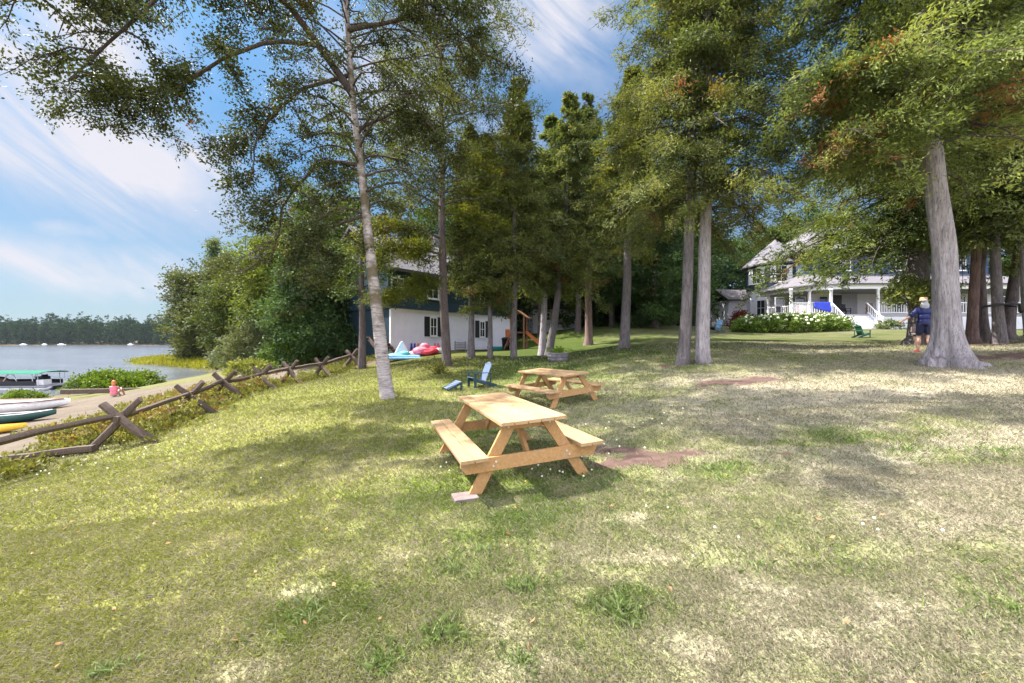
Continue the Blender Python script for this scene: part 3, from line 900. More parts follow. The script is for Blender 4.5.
# --- trees on the lake side
LG = 'trees along the lake bank'
for (nm, u, Y, H, cb, rad, d, bm, lm, sd, lab, K, size) in [
    ('spruce_tree', 305, 25, 8.0, .3, 2.6, .2, 'bark_dark', 'wood_leaf', 41, 'low dark spruce with skirts to the ground behind the rail fence', 24, .2),
    ('spruce_tree', 335, 27, 8.6, .3, 2.6, .2, 'bark_dark', 'wood_leaf', 42, 'dark evergreen in deep shade next to the slim trunk at the fence end', 24, .2),
    ('maple_tree', 276, 31, 8.8, 1.2, 2.7, .25, 'bark_dark', 'maple_leaf', 43, 'round yellow green maple above the grey willow bush', 24, .22),
    ('maple_tree', 326, 32, 12.0, 2.0, 3.4, .28, 'bark_dark', 'broad_leaf', 44, 'tall broad maple rising behind the dark spruce', 24, .22),
    ('maple_tree', 296, 37, 12.0, 1.6, 3.6, .28, 'bark_dark', 'olive_leaf', 45, 'olive green tree behind the yellow green maple', 24, .24),
    ('maple_tree', 240, 46, 9.6, .8, 3.4, .3, 'bark_dark', 'broad_leaf', 46, 'wide tree on the shore above the shallow inlet', 24, .3),
    ('maple_tree', 197, 72, 15.0, .8, 3.9, .35, 'bark_dark', 'olive_leaf', 47, 'outermost tree on the point over the yellow reeds', 22, .45),
    ('maple_tree', 578, 33, 13.0, 3.6, 3.6, .25, 'bark_dark', 'wood_leaf', 51, 'dark maple with lifted crown shading the shed at the back', 24, .24),
    ('maple_tree', 612, 36, 13.5, 2.2, 4.0, .25, 'bark_dark', 'wood_leaf', 52, 'dark maple behind the single straight grey cedar', 24, .24),
    ('maple_tree', 655, 33.5, 9.5, .5, 3.4, .25, 'bark_dark', 'wood_leaf', 53, 'deep green maple with boughs to the ground close behind the twin cedars', 24, .24),
    ('maple_tree', 540, 36, 13.0, 4.2, 3.6, .25, 'bark_dark', 'broad_leaf', 54, 'maple rising behind the orange slide', 24, .24),
    ('pine_tree', 214, 76, 22.5, 5.0, 4.0, .35, 'bark_dark', 'cedar_dark', 48, 'pine with flat top standing tallest on the point', 18, .42),
    ('pine_tree', 228, 68, 18.5, 4.0, 3.6, .3, 'bark_dark', 'cedar_dark', 49, 'second pine on the point with a ragged crown', 18, .4),
    ('maple_tree', 243, 62, 15.0, 1.5, 5.2, .3, 'bark_dark', 'olive_leaf', 50, 'olive tree at the root of the point behind the pines', 22, .38),
]:
    b = on(u, Y)
    sp = nm != 'maple_tree'
    pf = (lambda t: (1 - t) ** .8 + .08) if nm == 'spruce_tree' else (lambda t: (1.05 - t) ** .8 * (.55 + .45 * math.sin(t * 38) ** 2)) if nm == 'pine_tree' else (lambda t: .35 + .7 * math.sin(PI * (.12 + .8 * t)))
    build_tree(nm, b, (bm, lm), H, d, None, (cb, None), rad, pf, 110 if nm != 'pine_tree' else 46, 7, 'cedar' if nm == 'spruce_tree' else 'broad', K, size, .5, size * 1.5,
               .2 if nm == 'pine_tree' else .35, .35, .2, .9, sd, flare=.4, gaps=.1 if nm != 'pine_tree' else .3, twig_wood=False, label=lab, group=LG if sd < 51 else 'maples at the back of the lawn')

# --- wood behind the lawn: three built kinds, copied
protos = []
for k, (lm, H, rad) in enumerate([('wood_leaf', 14, 4.4), ('wood_leaf', 12, 4.8), ('broad_leaf', 13, 4.2)]):
    protos.append(build_tree('wood_tree', (0, 0, 0), ('bark_dark', lm), H, .26, None, (.3, None), rad, lambda t: .4 + .68 * math.sin(PI * (.15 + .75 * t)), 88, 6, 'broad', 24, .36, .55, .42, .35, .4, .15, .9, 60 + k,
                             flare=.3, gaps=.16, twig_wood=False))
spots = [(-26, 52), (-19, 49), (-13, 52), (-8, 47), (-3, 50), (2, 46), (6.5, 49.5), (10, 44.5), (13, 50), (16, 43), (19, 47), (22.5, 54), (27, 60), (32, 60), (38, 58), (44, 60), (50, 58), (56, 55), (62, 50), (-15, 60), (-4, 60), (6, 60), (15, 60), (20, 66), (-7, 40.5), (1, 42), (4.6, 40),
         (8, 39.5), (13.6, 38.5), (62, 40), (66, 30)]
for i, (x, y) in enumerate(spots):
    o = protos[i] if i < 3 else copy_tree(protos[i % 3])
    o.location = (x, y, gz(x, y) - .1)
    o.rotation_euler = (0, 0, random.uniform(0, 6.28))
    s = random.uniform(.85, 1.2)
    if y < 42: s *= .72
    o.scale = (s, s, s * random.uniform(.92, 1.1))
    tag(o, 'leafy tree in the dark wood that closes off the lawn', 'tree', 'wood behind the lawn')


# ------------------------------------------------------------------ bushes
def bush(name, base, rx, ry, h, mat, n, K, size, seed, label, cat='bush', group=None, width=.6, stems=14, flowers=0, tint=.5):
    r = np.random.default_rng(seed)
    root = empty(name, base, label=label, cat=cat, group=group)
    w = Wood()
    C = []; D = []; T = []
    lump = r.normal(size=(7, 3)); 
    for i in range(n):
        d = unit(r.normal(size=3)); d[2] = abs(d[2])
        q = r.uniform(.45, 1.0) ** .5
        k = 1 + .22 * math.sin(3 * math.atan2(d[1], d[0]) + seed) + .18 * math.sin(7 * math.atan2(d[1], d[0]) + 2 * seed) + r.normal() * .06
        p = np.array([d[0] * rx * q * k, d[1] * ry * q * k, .08 + d[2] * h * q * (.8 + .3 * k)])
        C.append(p); D.append(d + np.array([0, 0, .3])); T.append(tint + r.normal() * .18)
    for i in range(stems):
        p = C[i * (n // stems)]
        w.tube([(p[0] * .1, p[1] * .1, -.15), (p[0] * .5, p[1] * .5, p[2] * .6), tuple(p)], [.02, .014, .005], 4)
    link('stem', w.mesh('stem'), M['bark_dark'], root)
    link('foliage', leaf_mesh('foliage', np.array(C), unit(np.array(D)), np.array(T), K, size, width, size * 1.1, .8, 0, .6, .8, seed), M[mat], root)
    if flowers:
        mb = MB()
        fl = sorted(C, key=lambda p: -(p[2] / h + .35 * (-p[1] / ry)))[:flowers * 2]
        for p in random.Random(seed).sample(fl, flowers):
            d = unit(np.asarray(p) + np.array([0, 0, .2]))
            c = np.asarray(p) + d * size * .6
            mb.ball(c, (.11, .11, .09), 7, 5)
        link_ = mb.build('blossom', M['flower'], root)
        link_['kind'] = 'stuff' if flowers > 100 else 'thing'
        if flowers <= 100: del link_['kind']
    return root


bush('willow_bush', on(255, 29), 1.9, 1.7, 3.1, 'willow_leaf', 420, 22, .17, 71, 'pale grey green willow bush at the top of the lake bank')
bush('willow_bush', on(238, 33), 1.5, 1.5, 2.4, 'willow_leaf', 260, 20, .18, 72, 'smaller grey willow bush behind the larger one on the bank')
bush('shore_bush', on(112, 29), 2.4, 1.2, 1.25, 'bush_leaf', 420, 20, .17, 73, 'bright green bush on the shore behind the beach', group='bushes on the shore')
bush('shore_bush', on(140, 31), 1.5, 1.0, .95, 'bush_leaf', 240, 20, .16, 74, 'low end of the shore greenery next to open water', group='bushes on the shore')
bush('shore_bush', on(22, 26.5), 1.15, .7, .55, 'bush_leaf', 160, 20, .12, 75, 'small yellow green bush before the pontoon boat', group='bushes on the shore')
bush('bank_bush', on(250, 22.5), 1.3, .9, .7, 'weed_leaf', 150, 20, .13, 76, 'leafy weeds bush below the willow at the fence bend', tint=.62)
bush('bank_bush', on(292, 24.5), 1.6, 1.2, 1.5, 'bush_leaf', 220, 20, .14, 78, 'shaded bush under the dark spruce behind the rails', tint=.25)
# hydrangea hedge: each shrub a thing
for i, (u, Y, h, rx) in enumerate([(748, 30.2, .95, 1.0), (767, 30.0, 1.1, 1.15), (786, 30.0, 1.2, 1.15), (806, 30.2, 1.2, 1.15), (824, 30.5, 1.1, 1.05), (838, 30.9, .8, .75)]):
    bush('hydrangea_bush', on(u, Y), rx, .95, h, 'hydrangea_leaf', 200, 20, .13, 80 + i,
         ['hydrangea at the far end of the hedge by the red shrub', 'second hydrangea of the hedge from the red shrub', 'third hydrangea of the hedge from the red shrub', 'fourth hydrangea of the hedge under the porch rail',
          'fifth hydrangea of the hedge below the blue cloth', 'small hydrangea ending the hedge at the porch steps'][i], 'bush', 'hydrangea hedge before the porch', flowers=20)
bush('red_shrub', on(741, 33), .8, .8, 1.35, 'red_leaf', 170, 18, .14, 90, 'dark red leaved shrub between hydrangea hedge and garage')
bush('hosta_plant', on(888, 32.6), .8, .5, .55, 'willow_leaf', 70, 16, .17, 91, 'pale leafy plant beside the porch steps', 'plant')
bush('trunk_sprout', on(912, 16.2, 1.6), 1.0, .6, 1.0, 'cedar_bright', 140, 20, .12, 92, 'bunch of fresh shoots sprouting from the stout grey trunk', 'plant', stems=8)
bush('small_weed', on(438, 15), .25, .2, .3, 'weed_leaf', 24, 16, .1, 93, 'little brown weed clump on the lawn near the blue chair', 'plant', stems=6)

# bank weeds and reeds: uncountable cover
def scatter_cover(name, pts, size, K, mat, width, h, seed, tint, kind='stuff', spread=.5):
    r = np.random.default_rng(seed)
    C = np.array(pts, float); n = len(C)
    C[:, 2] += r.uniform(0, 1, n) * h
    D = np.tile([0, 0, 1.0], (n, 1)) + r.normal(size=(n, 3)) * .4
    T = np.clip(tint + r.normal(size=n) * .25, 0, 1.6)
    o = link(name, leaf_mesh(name, C, unit(D), T, K, size, width, size * .9, spread, 0, .4, .5, seed), M[mat])
    tag(o, kind=kind)
    return o


r = np.random.default_rng(5)
yy = r.uniform(2.0, 23, 5200); fx_ = np.interp(yy, _fy, _fx)
xx = fx_ + r.normal(size=5200) * .75 - .75
den = fbm(xx * .9, yy * .9, 61, 3)
k_ = den > .42
xx, yy = xx[k_], yy[k_]
bk_ = scatter_cover('bank_weeds', np.stack([xx, yy, height(xx, yy)], 1), .085, 9, 'weed_leaf', .5, .18, 6, .5)
tag(bk_, 'tangle of yellow green weeds along the rail fence', 'weeds')
yy = r.uniform(8.8, 16.5, 1900); xx = np.interp(yy, _fy, _fx) - 1.25 + r.normal(size=1900) * .7
br_ = scatter_cover('brambles', np.stack([xx, yy, height(xx, yy)], 1), .09, 12, 'weed_leaf', .45, .6, 8, .85)
tag(br_, 'reddish dry brambles behind the rail fence', 'brambles')
n_ = 9000
tq = r.uniform(0, 1, n_); xx = -36 - 41 * tq + r.normal(size=n_) * 3; yy = 56 + 26 * tq + r.uniform(0, 9, n_)
zz = height(xx, yy); k_ = (zz > WATER - .1) & (zz < WATER + 1.3)
rd_ = scatter_cover('reeds', np.stack([xx[k_], yy[k_], zz[k_]], 1), .55, 9, 'reed', .25, .3, 9, .6, spread=.3)
tag(rd_, 'yellow green reeds along the low point', 'reeds')

# ------------------------------------------------------------------ grass
def grass_mesh():
    r = np.random.default_rng(12)
    X = []; Y = []; S = []; TF = []
    for (y0, y1, n, sc) in [(1.3, 2.6, 175000, .6), (2.6, 4.2, 150000, .8), (4.2, 7, 100000, 1.3), (7, 12, 90000, 1.9), (12, 20, 60000, 2.8)]:
        y = np.sqrt(r.uniform(y0 ** 2, y1 ** 2, n))
        lim_ = 1.42 * y + .4
        x = r.uniform(-1, 1, n) * lim_
        X.append(x); Y.append(y); S.append(np.full(n, sc)); TF.append(np.zeros(n))
    for cx, cy, rad, st in TUFT:
        n = int(330 * st * max(1, (rad / .15) ** 1.2)); n = min(n, 1500)
        a = r.uniform(0, 6.28, n); q = np.abs(r.normal(size=n)) * rad * (1.0 + .5 * np.sin(a * 3 + cx * 9))
        X.append(cx + np.cos(a) * q); Y.append(cy + np.sin(a) * q * .8); S.append(np.full(n, .75 + .1 * cy)); TF.append(np.full(n, st))
    x = np.concatenate(X); y = np.concatenate(Y); s = np.concatenate(S); tf = np.concatenate(TF)
    z = height(x, y)
    c, dry, sand, soil, bare, bank, wood = cover(x, y, z)
    dens = fbm(x * 4.5, y * 4.5, 91, 3)
    keep = (r.random(len(x)) > np.maximum.reduce([sand * 1.0, soil * .985, bare * .6, (.55 - dens) * 1.6])) | (tf > 0)
    x, y, z, s, tf, c, dry = x[keep], y[keep], z[keep], s[keep], tf[keep], c[keep], dry[keep]
    n = len(x)
    hgt = (.018 + .016 * r.random(n) + .011 * (1 - dry)) * np.where(tf > 0, 1.0, s ** .55)
    hgt = np.where(tf > 0, (.02 + .055 * r.random(n) ** 1.5) * (.6 + .5 * tf) , hgt)
    wdt = .0028 * s * r.uniform(.7, 1.4, n) * np.where(tf > 0, .95, 1)
    a = r.uniform(0, 6.28, n); lean = r.uniform(.2, 1.5, n) * hgt * np.where(tf > 0, .8, 1.1)
    dx, dy = np.cos(a), np.sin(a)
    z = z - .004
    p = np.stack([x, y, z], 1)
    side = np.stack([-dy, dx, 0 * dx], 1) * wdt[:, None]
    tip = p + np.stack([dx * lean, dy * lean, hgt], 1)
    mid = p + np.stack([dx * lean * .35, dy * lean * .35, hgt * .62], 1)
    V = np.stack([p - side, p + side, mid + side * .8, tip], 1)
    V[:, 2] = mid + side * .8
    V = np.stack([p - side, p + side, mid + side * .75, tip, mid - side * .75], 1).reshape(-1, 3)
    Fc = np.arange(n * 5).reshape(-1, 5)
    me = np_mesh('lawn_grass', V, Fc, False)
    v = r.uniform(.65, 1.4, n)
    straw = (r.random(n) < .2 + .5 * dry) & (tf == 0)
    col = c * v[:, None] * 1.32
    col = np.where(straw[:, None], np.array([.35, .315, .225]) * v[:, None], col)
    gr = np.array([.085, .15, .028]); ygr = np.array([.21, .25, .07])
    isg = (r.random(n) < .35 * (1 - dry * .6)) & (~straw)
    ws = (1 - sstep(-2.5, 1.0, x))[:, None]
    col = np.where(isg[:, None], (np.array([.155, .215, .075]) * (1 - ws) + np.array([.235, .245, .06]) * ws) * v[:, None], col)
    tcol = np.array([.17, .24, .06]) + (np.array([.38, .42, .21]) - np.array([.17, .24, .06])) * (r.random(n)[:, None] ** 2)
    col = np.where((tf > 0)[:, None], tcol * v[:, None], col)
    at = me.attributes.new('blade', 'FLOAT_COLOR', 'FACE')
    at.data.foreach_set('color', np.concatenate([np.clip(col, 0, .9), np.ones((n, 1))], 1).astype(np.float32).ravel())
    return me


def mat_grass():
    m, t, out = new_mat('grass blades')
    at = t.n('ShaderNodeAttribute', attribute_name='blade')
    b = t.n('ShaderNodeBsdfPrincipled', {'Base Color': at.outputs[0], 'Roughness': .7})
    b.inputs['Specular IOR Level'].default_value = .15
    tl = t.n('ShaderNodeBsdfTranslucent', {'Color': at.outputs[0]})
    mx = t.n('ShaderNodeMixShader', {0: .36, 1: b.outputs[0], 2: tl.outputs[0]})
    t.nt.links.new(mx.outputs[0], out.inputs[0])
    return m


tag(link('lawn_grass', grass_mesh(), mat_grass()), 'short patchy half dry grass of the sloping lawn', 'grass', kind='stuff')

# clover heads and fallen leaves
r = np.random.default_rng(21)
mb = MB()
for (cu, cY, sp, n) in [(600, 5.3, .35, 14), (548, 4.6, .3, 16), (470, 4.9, .5, 10), (640, 6.6, .5, 10), (700, 7.0, .6, 8), (120, 8.0, 1.2, 30), (60, 6.6, .9, 26), (690, 3.4, .3, 5), (760, 2.8, .3, 5), (300, 5.5, .8, 5), (885, 3.0, .25, 6)]:
    for k in range(n * 2 // 3):
        x = px(cu, cY) + r.normal() * sp; y = cY + r.normal() * sp * .6
        mb.ball((x, y, gz(x, y) + .05), .004 + .004 * r.random() + .0012 * cY, 6, 4)
tag(mb.build('clover_flowers', M['flower']), 'tiny white clover heads dotted over the grass', 'flowers', kind='stuff')
C = []; 
for k in range(110):
    y = r.uniform(1.7, 12) if k % 2 else r.uniform(1.7, 5); x = r.uniform(-1.25, 1.25) * y
    C.append((x, y, gz(x, y) + .035))
C = np.array(C)
lf = leaf_mesh('fallen_leaves', C, unit(r.normal(size=C.shape) * [1, 1, .15]), np.full(len(C), 1.35), 1, .038, .6, .01, .3, 0, 3, .3, 22)
tag(link('fallen_leaves', lf, mat_leaf('dead leaves', (.4, .3, .1), (.45, .3, .12), (.5, .35, .15), (.36, .19, .10))), 'dry brown leaves lying on the grass', 'leaves', kind='stuff')


# ------------------------------------------------------------------ picnic tables
def make_picnic_table():
    root = empty('picnic_table')
    L, W, T = 2.19, .72, .75
    bo, bw, bh = .785, .28, .43
    mb = MB(); n = 5; gap = .006; w = (W - gap * (n - 1)) / n
    for i in range(n):
        mb.box((-W / 2 + w / 2 + i * (w + gap), random.uniform(-.004, .004), T - .019), (w, L, .038))
    mb.build('tabletop', M['table_top'], root, .004)
    for s in (-1, 1):
        mb = MB(); w2 = bw / 2 - .003
        for k in (0, 1):
            mb.box((s * (bo - w2 / 2 - k * (w2 + .006)), 0, bh - .019), (w2, L, .038))
        mb.build('bench_seat', M['table_top'], root, .004)
    for e in (-1, 1):
        y = e * (L / 2 - .19)
        for s in (-1, 1):
            mb = MB()
            top, bot = (s * .20, T - .04), (s * .64, 0)
            hw = .072
            mb.prism([(bot[0] - hw, 0.0), (bot[0] + hw, 0.0), (top[0] + hw, top[1]), (top[0] - hw, top[1])], 'y', y - .02, y + .02)
            mb.build('leg', M['table_wood'], root, .003)
        mb = MB(); yb = y - e * -.0405
        zt = bh - .04
        mb.prism([(-bo + .02, zt), (bo - .02, zt), (bo - .02, zt - .07), (bo - .07, zt - .14), (-bo + .07, zt - .14), (-bo + .02, zt - .07)], 'y', yb - .019, yb + .019)
        mb.build('cross_beam', M['table_wood'], root, .003)
        mb = MB(); yc = y - e * .041
        mb.prism([(-W / 2 + .05, T - .04), (W / 2 - .05, T - .04), (W / 2 - .09, T - .125), (-W / 2 + .09, T - .125)], 'y', yc - .019, yc + .019)
        mb.build('cleat', M['table_wood'], root, .003)
        mb = MB()
        mb.beam((0, y - e * .03, zt - .11), (0, e * .42, T - .05), .088, .038, (1, 0, 0))
        mb.build('brace', M['table_wood'], root, .003)
        for s in (-1, 1):
            for (bx, bz) in ((s * .235, T - .085), (s * .40, zt - .05), (s * .43, zt - .09)):
                yy_ = (y - e * -.02) if bz > .5 else yb + e * .019
                mb = MB(); mb.tube([(bx, yy_ - e * .002, bz), (bx, yy_ + e * .008, bz)], .011, 8)
                mb.build('bolt', M['aluminium'], root)
    mb = MB(); mb.box((0, 0, T - .06), (W - .1, .085, .038)); mb.build('batten', M['table_wood'], root, .003)
    return root


pt = make_picnic_table()
tag(pt, 'yellow pine picnic table standing with one foot on a paver', 'picnic table', 'picnic tables on the lawn')
pt2 = copy_tree(pt)
tag(pt2, 'yellow pine picnic table farther up the lawn by the blue chair', 'picnic table', 'picnic tables on the lawn')
for o, loc, e in ((pt, (-.08, 5.12, .0), (R(-.5), R(-3.0), R(18.9))), (pt2, (1.04, 10.07, .05), (R(-1), R(-5.0), R(27.4)))):
    o.rotation_mode = 'YXZ'; o.rotation_euler = e; o.location = loc
# put the feet on the lawn
bpy.context.view_layer.update()
pv = on(465, 3.98)
mb = MB(); mb.box((0, 0, 0), (.24, .20, .05), Matrix.Rotation(R(20), 3, 'Z'))
tag(mb.build('paving_stone', M['paver'], None, .006, loc=(px(465, 4.0), 4.0, gz(px(465, 4.0), 4.0) + .012)), 'flat pinkish paver under the foot of the picnic table', 'paver')


# ------------------------------------------------------------------ garden chairs
def adirondack(name, loc, rz, mat, matb, label, scale=1.0, foot=False):
    root = empty(name, loc, (0, 0, rz), label, 'chair')
    root.scale = (scale,) * 3
    # local: faces +x
    mb = MB()
    for k in range(6):
        x = .02 + k * .088; z = .22 + k * .03
        mb.box((x, 0, z), (.08, .54, .022), Matrix.Rotation(R(-18), 3, 'Y'))
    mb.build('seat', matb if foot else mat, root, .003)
    mb = MB()
    for k in range(5):
        y = -.20 + k * .10; h = .86 - abs(k - 2) * .035
        mb.beam((-.02, y, .20), (-.02 - .36 * h, y, .20 + .93 * h * .95), .092, .02, (0.93, 0, .36))
    mb.build('backrest', matb, root, .003)
    for s in (-1, 1):
        mb = MB(); mb.box((.12, s * .33, .56), (.72, .13, .024)); mb.build('armrest', mat, root, .004)
        mb = MB(); mb.box((.44, s * .285, .275), (.09, .03, .55)); mb.build('leg', mat, root, .003)
        mb = MB(); mb.beam((.5, s * .25, .33), (-.52, s * .25, .02), .03, .13); mb.build('side_rail', mat, root, .003)
        mb = MB(); mb.box((-.22, s * .29, .275), (.05, .03, .56)); mb.build('leg', mat, root, .003)
    mb = MB(); mb.box((-.235, 0, .535), (.03, .58, .07)); mb.box((-.30, 0, .86), (.03, .48, .06)); mb.build('back_rail', mat, root, .003)
    return root


cpos = on(482, 12.2)
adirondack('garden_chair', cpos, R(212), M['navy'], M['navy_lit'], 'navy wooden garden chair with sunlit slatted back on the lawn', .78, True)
fpos = on(459, 11.7)
ft = empty('footrest', fpos, (0, 0, R(212)), 'low navy slatted footrest in front of the garden chair', 'footrest'); ft.scale = (.8,) * 3
mb = MB()
for k in range(6):
    mb.box((.05 + k * .088, 0, .31 - k * .042), (.08, .52, .022), Matrix.Rotation(R(26), 3, 'Y'))
mb.build('seat', M['navy_lit'], ft, .003)
for s in (-1, 1):
    mb = MB(); mb.beam((.0, s * .22, .28), (.56, s * .22, .05), .03, .11); mb.build('side_rail', M['navy'], ft, .003)
    mb = MB(); mb.box((.02, s * .255, .14), (.08, .03, .28)); mb.build('leg', M['navy'], ft, .003)
adirondack('garden_chair', on(861, 23.5), R(10), M['green_paint'], M['green_paint'], 'green wooden garden chair on the grass before the porch steps', .8)
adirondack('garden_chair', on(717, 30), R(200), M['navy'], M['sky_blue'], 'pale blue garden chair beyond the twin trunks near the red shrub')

# barrel planter / fire pit
pl = empty('stone_planter', on(558, 16.3), label='round grey banded planter with weeds on top behind the far table', cat='planter')
mb = MB(); mb.lathe([(.36, -.05), (.42, .06), (.43, .10), (.405, .12), (.42, .18), (.44, .20), (.415, .225), (.43, .30), (.45, .34), (.40, .35), (.38, .28)], 26)
mb.build('bowl', M['stone'], pl)
mb = MB(); mb.lathe([(.0, .285), (.375, .285), (.375, .26)], 20); mb.build('soil', M['mulch'], pl)
rr_ = np.random.default_rng(3)
C = np.stack([rr_.normal(size=60) * .16, rr_.normal(size=60) * .16, .33 + rr_.random(60) * .16], 1)
link('plant', leaf_mesh('plant', C, unit(rr_.normal(size=(60, 3)) + [0, 0, 1]), np.full(60, .3), 10, .09, .4, .05, .6, 0, .5, 1, 4), M['bush_leaf'], pl)


# ------------------------------------------------------------------ rail fence
fn = empty('rail_fence', (FENCE[1][0], FENCE[1][1], gz(*FENCE[1])), label='weathered split rail fence on crossed posts along the lake bank', cat='fence')
FO = Vector(fn.location)


def log(name, p0, p1, r0, r1, seed):
    rr = np.random.default_rng(seed)
    n = 9; t = np.linspace(0, 1, n)
    P = np.array(p0)[None] * (1 - t)[:, None] + np.array(p1)[None] * t[:, None]
    P = P + np.cumsum(rr.normal(size=(n, 3)) * .012, 0) * np.sin(PI * t)[:, None]
    V, Fq = tube_arrays(P, (r0 + (r1 - r0) * t) * (1 + rr.normal(size=n) * .05), 9)
    V = V.reshape(n, 9, 3); V = P[:, None] + (V - P[:, None]) * (1 + rr.normal(size=(1, 9)) * .12)[..., None]
    mb = MB(); mb.add(V.reshape(-1, 3) - np.array(FO), [tuple(int(i) for i in f) for f in Fq], False)
    mb.f.append(list(range(9))[::-1]); mb.smooth.append(False)
    mb.f.append(list(range((n - 1) * 9, n * 9))); mb.smooth.append(False)
    return mb.build(name, M['rail_wood'], fn)


sup = []
pts = FENCE[1:]
for i, (x, y) in enumerate(pts):
    a = Vector(pts[max(0, i - 1)]); c = Vector(pts[min(len(pts) - 1, i + 1)])
    d = (c - a).normalized(); nrm = Vector((-d.y, d.x))           # along, across
    w = .70; hgt = 1.0
    zc = gz(x, y)
    for s in (-1, 1):
        sh = d * .09 * s
        f0 = Vector((x, y)) + nrm * w * s + sh; f1 = Vector((x, y)) - nrm * w * .42 * s + sh
        z0 = gz(f0.x, f0.y) - .06
        log('post', (f0.x, f0.y, z0), (f1.x, f1.y, zc + hgt * (1.0 if s > 0 else .92)), .088, .075, 40 + i * 2 + s)
    sup.append(Vector((x, y, zc + hgt * .62)))
for i in range(len(sup) - 1):
    a, c = sup[i].copy(), sup[i + 1].copy()
    dd = (c - a).normalized()
    a -= dd * .25; c += dd * .3
    a.z += .02; c.z += .07
    log('rail', a, c, .066, .056, 70 + i)
log('rail', sup[0] + Vector((0, -5.5, -.05)), sup[0] + Vector((0, .3, .03)), .08, .075, 90)
q0_, q1_ = (px(-40, 8.0), 8.0), (px(95, 8.3), 8.3); lo0 = Vector((*q0_, gz(*q0_) + .2)); lo1 = Vector((*q1_, gz(*q1_) + .1))
log('rail', lo0, lo1, .08, .075, 91)

# ------------------------------------------------------------------ beach: boats
def hull(name, mat, L, B, Hh, parent, inner=True, flip=False, thick=.03, sheer=.12, nose=.0):
    """open double-ended or transom hull along x"""
    n = 15; prof = 7
    vs = []; fs = []
    for layer in (0, 1):
        for i in range(n):
            t = i / (n - 1); x = (t - .5) * L
            wv = max(.02, (1 - abs(2 * t - 1) ** 2.6)) if nose == 0 else max(.02, (1 - max(0, (t - .45) / .55) ** 2.4) * (.8 + .2 * min(1, t * 3)))
            sh = sheer * (2 * t - 1) ** 2
            for j in range(prof):
                a = PI * j / (prof - 1)
                bw = (B / 2 - thick * layer) * wv
                y = -math.cos(a) * bw
                z = (Hh + sh) - (Hh - thick * layer) * (math.sin(a) ** .6) * (.5 + .5 * wv)
                vs.append((x * (1 - .01 * layer), y, z))
        b0 = layer * n * prof
        for i in range(n - 1):
            for j in range(prof - 1):
                q = (b0 + i * prof + j, b0 + (i + 1) * prof + j, b0 + (i + 1) * prof + j + 1, b0 + i * prof + j + 1)
                fs.append(q if layer == 0 else q[::-1])
    o = n * prof
    for i in range(n - 1):
        for j in (0, prof - 1):
            q = (i * prof + j, o + i * prof + j, o + (i + 1) * prof + j, (i + 1) * prof + j)
            fs.append(q)
    for i in (0, n - 1):
        for j in range(prof - 1):
            fs.append((i * prof + j, i * prof + j + 1, o + i * prof + j + 1, o + i * prof + j))
    if flip: vs = [(x, -y, Hh + sheer - z) for x, y, z in vs]
    mb = MB(); mb.add(vs, fs, True)
    return mb.build(name, mat, parent)


# white rowing boat
bx, by = px(8, 19.0), 19.0
rb = empty('rowing_boat', (bx, by, gz(bx, by) + .02), (0, 0, R(10)), 'white rowing boat pulled up on the sand', 'boat')
hull('hull', M['hull_white'], 5.0, 1.5, .55, rb, nose=1)
mb = MB()
for xs in (-1.4, -.2, 1.0): mb.box((xs, 0, .42), (.28, 1.18, .03))
mb.build('thwart', M['aluminium'], rb)
mb = MB()
for s in (-1, 1): mb.tube([(-2.45, s * .62, .66), (-1, s * .74, .57), (.4, s * .75, .57), (1.5, s * .55, .60), (2.35, s * .12, .67)], .03, 6)
mb.build('gunwale', M['brown'], rb)
# canoe
bx, by = px(-22, 15.2), 15.2
cn = empty('canoe', (bx, by, gz(bx, by) + .02), (0, 0, R(12)), 'dark green canoe lying on the sand between white and yellow boats', 'canoe')
hull('hull', M['dark_green'], 4.9, .9, .36, cn, sheer=.2)
mb = MB()
for s in (-1, 1): mb.tube([(-2.3, s * .05, .55), (-1.6, s * .3, .45), (0, s * .44, .37), (1.6, s * .3, .45), (2.3, s * .05, .55)], .02, 6)
mb.build('gunwale', M['hull_white'], cn)
mb = MB()
for xs in (-1.1, 1.0): mb.box((xs, 0, .33), (.25, .66, .02))
mb.build('thwart', M['brown'], cn)
# kayak
bx, by = px(-42, 13.2), 13.2
ky = empty('kayak', (bx, by, gz(bx, by) + .01), (0, 0, R(14)), 'yellow kayak with pointed end on the sand next to the canoe', 'kayak')
hull('hull', M['yellow'], 3.6, .68, .30, ky, sheer=.1)
mb = MB(); mb.prism([(-1.7, 0), (-1.2, .2), (-.5, .29), (.5, .29), (1.2, .2), (1.7, 0), (1.2, -.2), (.5, -.29), (-.5, -.29), (-1.2, -.2)], 'z', .26, .30); mb.build('deck', M['yellow'], ky, .02)
mb = MB(); mb.lathe([(.24, .302), (.28, .33), (.25, .34), (.22, .31)], 18); o = mb.build('cockpit', M['black'], ky); o.scale = (1.6, .85, 1)
# timber edge of the beach
mb = MB(); mb.beam((0, 0, 0), (7.5, 1.6, 0), .3, .28)
tx = px(62, 24.5)
tag(mb.build('beach_timber', M['rail_wood'], None, .02, loc=(tx, 24.5, gz(tx + 3, 25.2) + .06)), 'long squared timber edging the sandy beach below the shore bush', 'timber')

